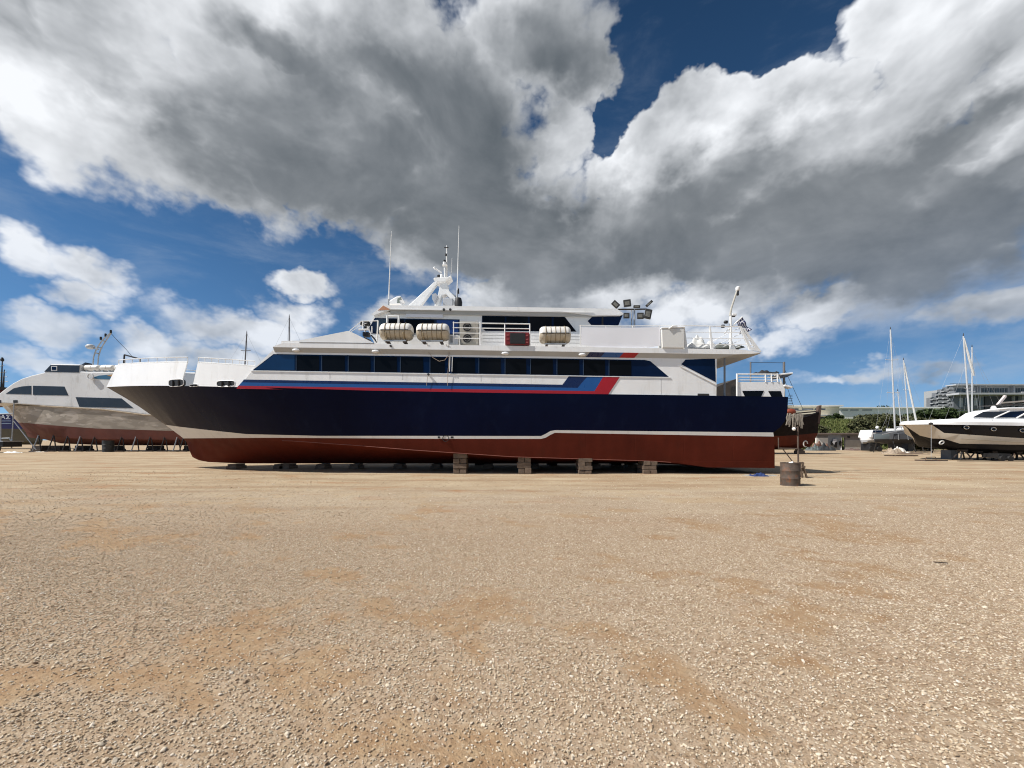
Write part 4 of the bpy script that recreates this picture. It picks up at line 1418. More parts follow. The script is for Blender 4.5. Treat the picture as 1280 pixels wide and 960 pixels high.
# ------------------------------------------------------------------ things by the stern
def drum(loc, r, h, label, mt, group=None, rubbish=False):
    t = thing('oil_drum', loc, label, 'barrel', group)
    x, y, z = loc
    prof = [(r * .97, 0), (r, .015), (r, .03), (r * .975, .04)]
    for q in (.33, .66):
        prof += [(r * .975, h * q - .03), (r * 1.01, h * q - .01), (r * 1.01, h * q + .01), (r * .975, h * q + .03)]
    prof += [(r * .975, h - .03), (r, h - .02), (r, h), (r * .955, h), (r * .955, h - .12)]
    MB().lathe(prof, loc, 'Z', 28, cap=True).build('shell', mt, t, smooth=True, auto=30)
    if rubbish:
        heap((x, y, z + h - .13), r * .62, r * .62, .2, 21, 14).build('rubbish', M('paper white', (0.75, .75, .74), .7), t, smooth=True, auto=60)
    return t


p = W(989, 607.5, 14.1)
drum((p.x, 14.15, ground_z(np.array([p.x]), np.array([14.15]))[0] - .01), 0.305, 0.82, 'rusty open oil drum stuffed with white rubbish by the ferry stern', RUST, rubbish=True)
# light stand of welded pipe behind the drum
ls = thing('work_light_stand', W(997.5, 597, 17.4), 'thin rusty pipe stand with white lamp beside the oil drum', 'light stand')
Yq = 17.4
MB().tube([W(998, 594, Yq).xy.to_3d() + Vector((0, 0, .0)), W(997.3, 533, Yq)], 0.035, 8).build('pole', RUST, ls, smooth=True)
MB().tube([W(973, 560.4, Yq), W(997.6, 561, Yq)], 0.03, 8).build('cross_bar', RUST, ls)
MB().tube([W(979, 562, Yq), W(990, 576, Yq), W(997, 585, Yq)], 0.024, 6).build('brace', RUST, ls)
MB().tube([W(973.2, 560.4, Yq), W(973.0, 547, Yq)], 0.022, 6).build('upright', RUST, ls)
MB().ball(W(992.4, 536.2, Yq - .05), 0.075, 12).build('lamp', WHITE2, ls, smooth=True)
MB().tube([W(992.4, 535, Yq), W(997.3, 534, Yq)], 0.02, 6).build('lamp_arm', RUST, ls)
tr = thing('leaning_trestle', W(1004, 597, 16.9), 'small wooden trestle leaning behind the oil drum', 'trestle')
for (x0_, y0_, x1_, y1_, dy) in ((999.5, 577.5, 1003, 597.5, 0), (1002.5, 577.5, 1008.5, 597.5, 0), (1000, 578, 1009.5, 597, .4), (1004, 578, 1011, 597, .4)):
    MB().bar(W(x0_, y0_, 16.9 + dy * .2), Vector((W(x1_, y1_, 16.9).x, 16.9 + dy, 0.01)), .07, .05).build('leg', WOOD, tr)
MB().bar(W(1002, 584, 16.85), W(1006, 583.5, 17.1), .05, .07).build('cross_piece', WOOD, tr)
MB().bar(W(1003.5, 590.5, 16.85), W(1008.5, 590, 17.2), .05, .07).build('cross_piece', WOOD, tr)
o = heap((W(950, 597, 17.6).x, 17.7, 0.0), 0.36, 0.24, 0.17, 31, 20).build('blue_cloth', M('blue cloth', (0.014, 0.035, 0.13), .8), None, smooth=True, auto=60)
tag(o, 'crumpled blue cloth lying in the shade under the ferry stern', 'cloth')
for (x, w_, sd, lb) in ((938, .22, 5, 'flat grey rag on the ground forward of the blue cloth'), (964, .3, 6, 'pale torn sheet on the ground beside the blue cloth')):
    o = heap((W(x, 597, 17.8).x, 17.9, 0), w_, .18, .06, sd, 12).build('rag', M('rag grey', (0.3, .3, .28), .9), None, smooth=True, auto=60)
    tag(o, lb, 'rag')
o = MB().bar((W(1172, 703.5, 5.2).x - .05, 5.2, .014), (W(1172, 703.5, 5.2).x + .08, 5.15, .016), .014, .010).build('stick', WOODD, None)
tag(o, 'short dark stick lying alone on the gravel', 'stick')

# ================================================================== the grey motor boat under repair beyond the bow
YG = 55.0
gb = thing('motor_vessel', (W(110, 560, YG).x, YG + 3, 0), 'grey motor vessel under repair, topsides sanded to bare filler, red bottom', 'motor vessel')
GWHITE = M('chalky grey white', (0.68, 0.685, 0.69), 0.55, var=0.06, vs=.4, dirt=(0.40, 0.38, 0.35), dirt_amt=.5, dirt_scale=(.5, .5, .15))


def patch_mat():
    m = bpy.data.materials.new('sanded topsides')
    m.use_nodes = True
    t = NT(m.node_tree)
    b = t.n['Principled BSDF']
    O = t.node('ShaderNodeTexCoord').outputs['Object']
    n = t.noise(t.vmath('MULTIPLY', O, (.35, .35, 1.1)), 1.1, 5, .55)
    n2 = t.noise(t.vmath('MULTIPLY', O, (.3, .3, 1.3)), .9, 3, .5, 1.0)
    c = t.mix(t.ramp(n, .46, .56, True), (0.31, 0.275, 0.23), (0.41, 0.365, 0.31))
    c = t.mix(t.ramp(n2, .58, .61), c, (0.50, 0.45, 0.39))
    t.link(c, b.inputs['Base Color'])
    b.inputs['Roughness'].default_value = .8
    return m


def boat_hull(root, stations, mats, name='hull', smooth=True, auto=35):
    """stations: list of (x, [(half, z), ...]) from keel to sheer about the root's own depth; mats per band"""
    mb = MB()
    n = len(stations[0][1])
    yc = root.location.y
    idx = {}
    for i, (x, pts) in enumerate(stations):
        for sd in (-1, 1):
            for k, q in enumerate(pts):
                xx = x + (q[2] if len(q) > 2 else 0)
                idx[i, sd, k] = len(mb.v)
                mb.v.append((xx, yc + sd * q[0], q[1]))
    for i in range(len(stations) - 1):
        for sd in (-1, 1):
            for k in range(n - 1):
                mb.f.append((idx[i, sd, k], idx[i + 1, sd, k], idx[i + 1, sd, k + 1], idx[i, sd, k + 1]))
                mb.m.append(k if k < len(mats) else len(mats) - 1)
        mb.f.append((idx[i, -1, n - 1], idx[i + 1, -1, n - 1], idx[i + 1, 1, n - 1], idx[i, 1, n - 1]))
        mb.m.append(len(mats) - 1)
        mb.f.append((idx[i, -1, 0], idx[i + 1, -1, 0], idx[i + 1, 1, 0], idx[i, 1, 0]))
        mb.m.append(0)
    for i in (0, len(stations) - 1):
        for k in range(n - 1):
            mb.f.append((idx[i, -1, k], idx[i, 1, k], idx[i, 1, k + 1], idx[i, -1, k + 1]))
            mb.m.append(k if k < len(mats) else len(mats) - 1)
    return mb.build(name, mats, root, smooth=smooth, auto=auto)


def gz(y):
    return W(0, y, YG).z


def gx(x):
    return W(x, 0, YG).x


BARE = patch_mat()
REDG = M('shade darkened antifouling', (0.12, 0.032, 0.02), .75, var=.25, vs=.35, dirt=(0.10, .03, .02), dirt_amt=.6, dirt_scale=(.4, .4, .4))  # red darkened to put the shade of the hull's underside into the colour
st = []
for xp in (2, 10, 24, 40, 60, 85, 120, 160, 200, 240, 280, 330):
    t = min(1, max(0.0, (xp - 2) / 75))
    full = 3.3 * (1 - (1 - t) ** 2.2)
    sheer = lerp_line([(2, 504.5), (60, 508), (130, 512), (185, 519), (330, 524)], xp)
    wl = lerp_line([(2, 527), (24, 528), (58, 531), (117, 535.5), (210, 538.5), (330, 541)], xp)
    ch = lerp_line([(2, 540), (38, 543), (60, 546), (120, 549), (330, 550)], xp)
    kl = lerp_line([(2, 546), (38, 549), (60, 554.5), (120, 557), (330, 557)], xp)
    gxx = lambda h: (xp - 640) * (YG + 3 - h) / F - gx(xp) if xp < 130 else (xp - 640) * (YG + 3 - 3.3) / F - gx(xp)
    st.append((gx(xp), [(0.05, gz(kl), gxx(full * .5) + 3.9 * (1 - t) ** 3), (full * .86 * min(1, t + .05), gz(ch), gxx(full * .86) + 3.5 * (1 - t) ** 3), (full * .93, gz(wl), gxx(full * .93) + 2.4 * (1 - t) ** 3), (full, gz(sheer), gxx(full))]))
hg = boat_hull(gb, st, [REDG, REDG, BARE, BARE])
MB().tube([(gx(x), gb.location.y - 3.3 * (1 - (1 - min(1, max(0., (x - 2) / 75))) ** 2.2) - .05, gz(lerp_line([(2, 504.5), (60, 508), (130, 512), (185, 519), (330, 524)], x))) for x in range(2, 320, 6)], .09, 6).build('rubbing_strake', M('raw edge', (0.36, .29, .21), .8, var=.3, vs=2), hg, smooth=True)
yN, yF_ = YG - .15, YG + 6.15
gh = MB().pprism([(-20, 506), (0, 491), (7, 485.5), (16, 479), (27, 473.2), (40, 469), (55, 465.5), (63.5, 454.9), (100.5, 455.4), (100, 464), (106, 464.5), (330, 466), (330, 525), (190, 519), (130, 511.6), (60, 507.4), (2, 503.8)], yN, yF_).build('superstructure', GWHITE, gb, bevel=.12)
GY = M('bronze glass', (0.025, 0.025, 0.027), .12, var=.3, vs=.6)


def gplate(name, px, mt, proud=.03, par=gh):
    return MB().pprism(px, yN - proud, yN - proud + .08, at=yN).build(name, mt, par)


gw = gplate('window', [(55.5, 464.6), (63.5, 456.2), (99.6, 456.8), (99, 465.8)], GY)
gplate('pane_frame', [(64.5, 457.5), (72, 457.6), (72, 463.6), (64.5, 463.5)], GWHITE, .06, gw)
gplate('pane', [(65.6, 458.5), (70.9, 458.6), (70.9, 462.6), (65.6, 462.5)], GLASSB, .08, gw)
gplate('window', [(7.5, 492.2), (17.5, 485.4), (28, 483), (39.2, 482.2), (39.2, 493.2)], GY)
gplate('window', [(41.5, 482.2), (80.5, 483.2), (85.5, 494.4), (41.5, 493.6)], GY)
gplate('window', [(94.7, 496.4), (152, 498.0), (167, 510.2), (99.4, 508.6)], GY)
gplate('hatch', [(16.8, 500.2), (22, 500.2), (22, 503.6), (16.8, 503.6)], BLACK)
gplate('hatch', [(0, 500.0), (1.4, 500.0), (1.4, 504), (0, 504)], BLACK)
gplate('swoosh', [(113, 472.6), (124, 469.5), (138, 468.2), (150, 472.8), (141, 474.4), (122, 473.6)], M('swoosh teal', (0.03, .13, .24), .5))
gplate('swoosh', [(134, 469.6), (146, 466.6), (160, 466.4), (156, 471.5), (148, 472.5)], M('swoosh orange', (0.45, .25, .08), .5), .05)
MB().lathe([(.35, -.1), (.42, -.1), (.42, .1), (.35, .1)], W(113, 470.5, yN - .25), 'Y', 18, cap=False).build('life_ring_holder', WHITE2, gh, smooth=True)
for k, (a, b_) in enumerate(((107, 126), (127, 144), (145, 163))):
    c0, c1 = W(a, 460, YG + .5), W(b_, 460.5, YG + .5)
    t = thing('life_raft', c0.lerp(c1, .5) - Vector((0, 0, .5)), 'white life raft canister on the grey vessel roof, ' + ('next to the wheelhouse', 'middle of three', 'farthest from the wheelhouse')[k], 'life raft', 'raft canisters on the grey vessel')
    L = (c1.x - c0.x) / 2 - .04
    cc = c0.lerp(c1, .5)
    MB().lathe([(.3, -L), (.42, -L + .12), (.45, -L + .25), (.45, -.03), (.48, -.03), (.48, .03), (.45, .03), (.45, L - .25), (.42, L - .12), (.3, L)], cc, 'X', 18).build('shell', CANV, t, smooth=True)
    for q in (-.5, .5):
        MB().box(cc.x + q * L - .08, cc.x + q * L + .08, cc.y - .4, cc.y + .4, cc.z - .62, cc.z - .36).build('cradle', GALV, t)
MB().pprism([(101.5, 455.8), (106.5, 453), (107.5, 462.5), (101.5, 463)], YG + .3, YG + 1.2).build('funnel', M('funnel blue', (.01, .02, .04), .5), gb)
# curved mast arch
for dx, dy in ((0, 0), (6, .6)):
    pts = [W(116 + dx, 457, YG + 3 + dy), W(117 + dx, 446, YG + 3 + dy), W(121 + dx * .9, 435, YG + 3 + dy), W(128 + dx * .8, 425, YG + 3 + dy), W(138 + dx * .2, 416, YG + 3 + dy)]
    MB().tube(pts, .08, 7).build('mast_arch', GALV, gb, smooth=True)
for (a, b_) in (((118, 441), (123.5, 442)), ((122, 434), (127.5, 435)), ((127.5, 425.5), (132, 427))):
    MB().tube([W(*a, YG + 3), W(*b_, YG + 3.6)], .09, 6).build('mast_rung', GALV, gb)
for (x, y) in ((126, 423), (132, 419), (138.5, 414.5)):
    MB().lathe([(.08, -.22), (.13, -.2), (.13, .2), (.08, .25)], W(x, y, YG + 3), 'Z', 10).build('navigation_lamp', BLACK, gb, smooth=True)
MB().ball(W(113, 433.5, YG + 3), .5, 14, (1.15, 1, .75)).build('radar_dome', M('dome grey', (.5, .5, .5), .5), gb, smooth=True)
MB().tube([W(114, 434.5, YG + 3), W(123, 436.5, YG + 3)], .1, 6).build('radar_arm', GALV, gb)
for a, b_ in (((154.5, 457), (155.5, 443.5)), ((155.5, 443.5), (175.5, 448.8)), ((175, 448.5), (174.8, 457))):
    MB().tube([W(*a, YG + 2), W(*b_, YG + 2)], .1, 6).build('davit', DARKM, gb)
MB().tube([W(139, 417, YG + 3), W(148, 427, YG + 3), W(158, 437, YG + 2.5), W(165, 445.5, YG + 2)], .03, 5).build('stay', DARKM, gb)
# poppets carrying her, each with two struts and a foot
for k, x in enumerate((45, 64, 82, 98, 116, 150, 168, 186, 204, 220, 228)):
    rr = random.Random(k)
    a = W(x, 564, YG - .1)
    t = thing('boat_stand', (a.x, YG - .1, 0), 'steel prop under the grey motor vessel, %s from her bow' % ORD[k], 'boat stand', 'props under the grey vessel')
    MB().tube([(a.x - .25, YG - .3, 0.02), (a.x, YG + .2, gz(544))], .07, 6).build('strut', DARKM if k % 3 else GALV, t)
    MB().tube([(a.x + .45, YG + .1, 0.02), (a.x + .05, YG + .2, gz(545))], .07, 6).build('strut', DARKM, t)
    MB().box(a.x - .6, a.x + .7, YG - .45, YG - .15, 0.004, .12).build('foot', RUST, t)
for k, x in enumerate((52, 75, 105, 145, 195, 240)):
    a = W(x, 563, YG + 3)
    t = thing('keel_block', (a.x, YG + 3, 0), 'dark keel block under the grey motor vessel, %s from her bow' % ORD[k], 'keel block', 'keel blocks under the grey vessel')
    MB().box(a.x - .8, a.x + .8, YG + 2.3, YG + 3.7, 0.004, .32).build('timber', WOODD, t, bevel=.03)
    MB().box(a.x - .7, a.x + .7, YG + 2.4, YG + 3.6, 0.325, .80).build('timber', WOODD, t, bevel=.03)
p = W(139, 564, 54)
drum((p.x, 53.6, 0.0), .62, 1.55, 'black bin standing before the grey vessel props', M('bin black', (.02, .022, .022), .5))
for (a, b_, lb) in (((13, 521), (10, 562), 'upright'), ):
    pass
sc = thing('access_ladder', (W(20, 562, 52).x, 52, 0), 'pale pole scaffold leaning at the grey vessel bow', 'scaffold')
for a, b_ in (((17.5, 504), (14.5, 560)), ((17, 526), (45, 562)), ((1, 520), (1, 560)), ((0, 517.5), (16, 516.8)), ((0, 548), (12, 547.6)), ((12, 547.6), (16, 556))):
    MB().tube([W(*a, 52), W(*b_, 52)], .06, 6).build('pole', GALV, sc)
for (x0_, x1_, y, Y_, sd, lb, c_) in ((7, 25, 566, 50, 61, 'white plastic scraps on the ground before the grey vessel', (.75, .75, .72)), (37, 57, 562.2, 53, 62, 'pale plank lying by the scaffold foot', (.7, .66, .58))):
    a, b_ = W(x0_, y, Y_), W(x1_, y, Y_)
    o = heap(((a.x + b_.x) / 2, Y_, 0), (b_.x - a.x) / 2, .35, .22 if sd == 61 else .1, sd, 14).build('scrap', M('scrap%d' % sd, c_, .7), None, smooth=True, auto=60)
    tag(o, lb, 'scrap')
MB().box(W(0, 0, 51).x - 2, W(13, 0, 51).x, 50.6, 51.2, .5, .72)
cr = thing('black_trailer', (W(3, 560, 51).x, 51, 0), 'low black trailer at the foot of the blue hull', 'trailer')
MB().box(W(-25, 0, 51).x, W(11, 0, 51).x, 50.4, 52.4, .72, 1.35).build('bed', BLACK, cr, bevel=.04)
MB().box(W(-25, 0, 51).x, W(12, 0, 51).x, 50.3, 52.5, 1.36, 1.5).build('deck', GALV, cr)
for x in (-12, 3):
    MB().lathe([(.2, -.15), (.42, -.15), (.45, -.05), (.45, .1), (.42, .18), (.2, .18)], (W(x, 0, 51).x, 50.35, .45), 'Y', 18).build('wheel', BLACK, cr, smooth=True)

# blue hull beyond, with lettering
bb = thing('blue_vessel', (W(-30, 560, 72).x, 72, 0), 'blue hulled vessel with white lettering behind the scaffold', 'vessel')
YB = 69.5
BLUEH = M('royal blue hull', (.008, .022, .16), .35, var=.1, vs=.3)
OLIV = M('olive primer', (.11, .10, .07), .7, var=.2, vs=.3)
st = []
for xp, hf in ((34, .1), (28, 1.1), (20, 1.9), (8, 2.4), (-20, 2.5), (-140, 2.5)):
    zt, zw, zk = W(0, 516 + (34 - xp) * .05, YB).z, W(0, 535.8, YB).z, W(0, 556, YB).z
    st.append((W(xp, 0, YB).x, [(.08, zk, -.6), (hf * .75, zk + .6, -.4), (hf * .9, zw, -.3), (hf, zt, .6)]))
boat_hull(bb, st[::-1], [OLIV, OLIV, BLUEH, BLUEH])
for dy in (526.0, 529.0):
    MB().pprism([(-10, dy), (14.5, dy - .2), (14.5, dy + .45), (-10, dy + .65)], YB - .1, YB - .02, at=YB).build('hull_stripe', M('stripe pale', (.25, .33, .45), .5), bb)
try:
    cu = bpy.data.curves.new('letters', 'FONT')
    cu.body = '\u03a0\u0399\u0391\u03a3'
    cu.size = 1.0
    cu.extrude = 0.02
    tmp = bpy.data.objects.new('letters', cu)
    COL.objects.link(tmp)
    dg = bpy.context.evaluated_depsgraph_get()
    me = bpy.data.meshes.new_from_object(tmp.evaluated_get(dg))
    bpy.data.objects.remove(tmp)
    xs = [v.co.x for v in me.vertices]
    zs = [v.co.y for v in me.vertices]
    a0, a1 = W(-7, 523.6, YB).x, W(14, 523.6, YB).x
    z0, z1 = W(0, 523.8, YB).z, W(0, 518.6, YB).z
    for v in me.vertices:
        x = a0 + (v.co.x - min(xs)) / (max(xs) - min(xs)) * (a1 - a0)
        z = z0 + (v.co.y - 0) / max(zs) * (z1 - z0)
        v.co = Vector((x, YB - .12 - v.co.z, z)) - bb.location
    me.materials.append(M('letter white', (.6, .64, .7), .5))
    o = bpy.data.objects.new('lettering', me)
    COL.objects.link(o)
    o.parent = bb
except Exception as ex:
    print('lettering skipped', ex)
MB().box(W(-140, 0, 72).x, W(6, 0, 72).x, 70, 74, W(0, 508, 72).z, W(0, 488, 72).z).build('deckhouse', M('dark red house', (.12, .03, .03), .6), bb, bevel=.1)
MB().box(W(-140, 0, 72).x, W(10, 0, 72).x, 69.6, 74.4, W(0, 488, 72).z, W(0, 484.5, 72).z).build('deckhouse_roof', DARKM, bb)
for x0_, yt in ((2.5, 449), (5, 462)):
    a = W(x0_ - 1, 486, 72)
    MB().tube([a, W(x0_ + .5, yt, 72)], [.14, .07], 6).build('mast', DARKM, bb)
for (y, a, b_) in ((458, -2, 5), (466, -4, 8), (472, -6, 9), (478, -8, 10)):
    MB().tube([W(a, y, 72), W(b_, y - 1, 72)], .06, 5).build('spreader', GALV, bb)
MB().lathe([(.2, -.3), (.25, 0), (.1, .4)], W(2.8, 449.5, 72), 'Z', 8).build('mast_lamp', BLACK, bb)

# ------------------------------------------------------------------ sailing yachts standing behind
ALU = M('mast aluminium', (.62, .63, .64), .4, .3, var=.06)
ALUD = M('mast grey', (.16, .15, .15), .5, .2, var=.1)


def sailboat(x, Y, top, xtop, deck, label, hull_c=(.75, .75, .74), L=9.0, spread=(), mt=ALU, r=.10, boom=True, roll=None, stays=True, cover=None, bottom=(.02, .03, .05), keel_px=None):
    base = W(x, deck, Y)
    t = thing('sailboat', (base.x, Y, 0), label, 'sailboat', 'sailing yachts laid up ashore')
    zd = base.z
    zk = .9
    st = []
    for q in range(9):
        u = q / 8
        xx = base.x - L * .5 + L * u
        w_ = 1.5 * math.sin(math.pi * min(1, .12 + u * .88)) ** .7 * (1 if u < .95 else .4) if u > .02 else .05
        w_ = max(.05, 1.45 * (1 - (1 - min(1, u * 1.7)) ** 2) * (1 - .25 * max(0, u - .7)))
        st.append((xx, [(.05, zk + .5 - .3 * math.sin(math.pi * u)), (w_ * .55, zk + .55), (w_ * .9, zk + .55 + (zd - zk - .5) * .35), (w_, zd + .15 * (1 - u))]))
    boat_hull(t, st, [M('bottom%.2f' % bottom[0], bottom, .7), M('bottom%.2f' % bottom[0], bottom, .7), M('hull%.2f%.2f' % (hull_c[0], hull_c[2]), hull_c, .35), M('hull%.2f%.2f' % (hull_c[0], hull_c[2]), hull_c, .35)])
    MB().prism([(base.x - 1.0, zk + .6), (base.x + .9, zk + .6), (base.x + .5, .02), (base.x - .5, .02)], Y - .12, Y + .12).build('keel', M('bottom%.2f' % bottom[0], bottom, .7), t)
    MB().prism([(base.x - L * .18, zd), (base.x - L * .1, zd + .45), (base.x + L * .2, zd + .5), (base.x + L * .24, zd)], Y - .8, Y + .8).build('coachroof', cover or WHITE2, t, bevel=.05)
    a, b_ = W(x, deck, Y), W(xtop, top, Y)
    MB().tube([a, b_], [r * .78, r * .6], 8).build('mast', mt, t, smooth=True)
    MB().lathe([(.03, 0), (.05, .1), (.02, .35)], b_, 'Z', 6).build('masthead_aerial', DARKM, t)
    for sp_y, hw in spread:
        xm = x + (xtop - x) * (deck - sp_y) / (deck - top)
        MB().tube([W(xm - hw, sp_y, Y), W(xm, sp_y + .6, Y), W(xm + hw, sp_y, Y)], .035, 6).build('spreader', mt, t)
    if roll:
        p0, p1 = W(xtop, top + 1, Y), W(roll[0], roll[1], Y)
        MB().tube([p0, p0.lerp(p1, .05), p0.lerp(p1, .9), p1], [.03, .09, .12, .05], 8).build('furled_sail', M('sail cloth', (.66, .66, .64), .7), t, smooth=True)
    if stays:
        for sx in (-.48, .47):
            MB().tube([b_, (base.x + sx * L, Y, zd + .2)], .008, 4).build('stay', GALV, t)
        for sy in (-1.3, 1.3):
            MB().tube([b_.lerp(a, .02), (base.x, Y + sy, zd)], .008, 4).build('shroud', GALV, t)
    if boom:
        MB().tube([(base.x + .1, Y, zd + 1.0), (base.x + L * .42, Y, zd + 1.1)], .09, 7).build('boom', mt, t)
    for sx, sy in ((-.25, -1.2), (.2, -1.2), (-.25, 1.2), (.2, 1.2)):
        MB().tube([(base.x + sx * L, Y + sy * 1.3, .01), (base.x + sx * L, Y + sy * .8, zk + .9)], .05, 6).build('prop', DARKM, t)
    return t


sailboat(303.5, 47, 417, 308.5, 500, 'sailboat whose dark mast shows over the ferry bow bulwark', mt=ALUD, r=.11, spread=((438, 6),))
sailboat(361, 44, 397, 361.6, 500, 'sailboat whose short dark mast shows above the ferry forward roof', mt=ALUD, r=.10)
DCOV = M('dark boat cover', (.055, .058, .065), .8, var=.2, vs=1)
t = sailboat(1119, 50, 412, 1113, 544, 'blue-grey sailboat with tall twin-spreader mast under a dark cover', hull_c=(.12, .15, .17), L=5.2, spread=((449.5, 8), (490.5, 8)), r=.115, cover=DCOV, bottom=(.03, .03, .035))
# ridge tent over her deck
a = W(1119, 548, 50)
mb = MB()
rings = []
for u in (0, .25, .5, .75, 1):
    xx = W(1104 + 46 * u, 0, 50).x
    rz_ = W(0, 537.5 + abs(u - .5) * 4, 50).z
    rings.append([(xx, 48.5, W(0, 549, 50).z), (xx, 48.6, W(0, 542.5, 50).z), (xx, 50, rz_), (xx, 51.4, W(0, 542.5, 50).z), (xx, 51.5, W(0, 549, 50).z)])
mb.loft(rings, True, True).build('ridge_tent', DCOV, t)
for u in (.1, .35, .6, .85):
    xx = W(1104 + 46 * u, 0, 50).x
    MB().tube([(xx, 48.46, W(0, 550, 50).z), (xx, 48.55, W(0, 542, 50).z)], .03, 5).build('tent_pole', GALV, t)
MB().tube([W(1103, 543, 48.4), W(1126, 538, 48.6), W(1150, 545.5, 48.4)], .06, 6).build('tent_rail', GALV, t)
sailboat(1136, 58, 450, 1129.3, 537, 'white sailboat with furled jib behind the dark-covered sailboat', L=6.5, bottom=(.2, .2, .2), roll=(1146.5, 532), spread=((487, 3),), r=.10)
sailboat(1128, 56, 489, 1122.2, 548, 'small sailboat with the shortest bare mast near the dark-covered sailboat', hull_c=(.5, .5, .48), L=7, r=.085, boom=False)
sailboat(1213.5, 48, 420, 1204.2, 545, 'white sailboat with furled jib rising behind the motor yacht windscreen', L=12, roll=(1217.5, 470), spread=((485, 4),), r=.115)
sailboat(1215.2, 53, 434, 1215, 545, 'white sailboat with upright dark-tipped mast behind the motor yacht', hull_c=(.6, .62, .65), L=9, spread=((489, 4),), r=.10)

# ------------------------------------------------------------------ the motor yacht on the hard
YY = 31.0
yc_ = YY + 2.1
my = thing('motor_yacht', (W(1215, 570, YY).x, yc_, 0), 'beige and black motor yacht with white deck on trestles', 'yacht')
BEIGE = M('yacht beige', (.60, .545, .46), .3, var=.03)
BLKG = M('yacht black', (.006, .007, .011), .16, var=.1, spec=.18)
ANTI = M('yacht antifouling', (.009, .009, .012), .55, var=.15, spec=.15)
# rows: keel, chine, bottom line, beige mid, sheer
st = []
YW = lambda y: W(0, y, YY).z
for xp in (1130, 1138, 1150, 1165, 1180, 1200, 1230, 1265, 1300, 1345, 1400):
    u = min(1, max(0, (xp - 1130) / 90))
    hf = max(.04, 2.1 * (1 - (1 - u) ** 1.9))
    sh = lerp_line([(1130, 530.6), (1165, 530.2), (1280, 532), (1400, 535)], xp)
    top2 = lerp_line([(1130, 530.9), (1166, 531), (1178, 541), (1280, 548), (1400, 553)], xp)
    bl = lerp_line([(1130, 531.2), (1155, 547.8), (1188, 548.6), (1197, 554.6), (1280, 556), (1400, 556)], xp)
    kl = lerp_line([(1130, 531.5), (1155, 548.2), (1174, 557), (1192, 563), (1236, 567), (1280, 568.5), (1400, 568.5)], xp)
    Yd = yc_ - hf
    cor = lambda y: H - (y - HY) * Yd / F
    xx = (xp - 640) * Yd / F
    g0 = min(1, max(0, (xp - 1130) / 65))
    ox = lambda h: (xp - 640) * (yc_ - h - Yd) / F if xp < 1240 else 0.0
    st.append((xx, [(.04, H - (kl - HY) * yc_ / F, ox(.04)), (hf * (.12 + .68 * g0), cor(bl * .45 + kl * .55) if xp > 1155 else cor(bl), ox(hf * (.12 + .68 * g0))), (hf * (.2 + .68 * g0), cor(bl), ox(hf * (.2 + .68 * g0))), (hf * (.9 + .07 * g0), cor(top2), ox(hf * (.9 + .07 * g0))), (hf, cor(sh))]))
hy = boat_hull(my, st, [ANTI, ANTI, BEIGE, BLKG, BLKG], auto=50)


def ypl(name, px, mt, Y0=YY - .02, th=.1, par=my, **kw):
    return MB().pprism(px, Y0, Y0 + th).build(name, mt, par, **kw)


# white deck moulding with its overhanging lip
mb = MB()
rings = []
for xp in (1131, 1140, 1150, 1163, 1180, 1200, 1230, 1265, 1300, 1345, 1400):
    u = min(1, max(0, (xp - 1130) / 90))
    hf = max(.06, 2.1 * (1 - (1 - u) ** 1.9)) + .06
    Yd = yc_ - hf
    lo = lerp_line([(1130, 530.8), (1165, 530.4), (1280, 532.2), (1400, 535.2)], xp)
    hi = lerp_line([(1130, 529.2), (1138, 527.2), (1163, 525.2), (1200, 523.0), (1290, 523), (1400, 524)], xp)
    xx = (xp - 640) * Yd / F
    zl, zh = H - (lo - HY) * Yd / F, H - (hi - HY) * Yd / F
    rings.append([(xx, yc_ - hf, zl), (xx, yc_ - hf, zl + (zh - zl) * .45), (xx, yc_ - hf * .82, zh), (xx, yc_ + hf * .82, zh), (xx, yc_ + hf, zl + (zh - zl) * .45), (xx, yc_ + hf, zl)])
mb.loft(rings, True, True).build('deck', WHITE2, my, smooth=True, auto=50)
# superstructure: windscreens and hardtop
hs = MB().pprism([(1214, 524), (1228, 515), (1238, 511.8), (1262, 510), (1400, 509), (1400, 526)], YY + .55, YY + 1.1).build('superstructure', WHITE2, my, bevel=.05)
MB().pprism([(1246, 524), (1262, 513.5), (1275, 510), (1400, 509.2), (1400, 526)], YY + 1.101, YY + 3.65, at=YY + .55).build('cabin_trunk', WHITE2, my, bevel=.05)
GLY = M('yacht glass', (.02, .022, .03), .07, var=.3, vs=.7)
ypl('windscreen', [(1217, 521.4), (1230, 514.6), (1259, 514.2), (1242, 522.4)], GLY, YY + .52, .06, hs)
ypl('side_window', [(1246, 521.8), (1262, 514.8), (1285, 513.4), (1272, 522)], GLASSB, YY + .51, .06, hs)
ypl('side_window', [(1274, 522.2), (1288, 514.2), (1330, 513.4), (1330, 522.2)], GLY, YY + .50, .06, hs)
MB().tube([W(1243, 522.4, YY + .46), W(1262, 513.9, YY + .46)], .05, 6).build('window_pillar', WHITE2, hs)
MB().tube([W(1271, 522.4, YY + .44), W(1287, 513.6, YY + .44)], .06, 6).build('window_pillar', WHITE2, hs)
MB().pprism([(1250, 511.6), (1262, 509.2), (1400, 507.2), (1400, 510.0), (1270, 511.2)], YY + .4, YY + 1.6).build('hardtop', WHITE2, my, bevel=.04)
MB().lathe([(.16, 0), (.17, .12), (.09, .26)], W(1242, 511.4, YY + 1.5), 'Z', 12).build('horn_dome', WHITE2, my, smooth=True)
MB().pprism([(1247.5, 505.6), (1257, 494), (1258.6, 494.4), (1258, 496.6), (1250, 506.2)], YY + 1.9, YY + 2.05).build('antenna_fin', M('fin white red', (.7, .62, .6), .4), my)
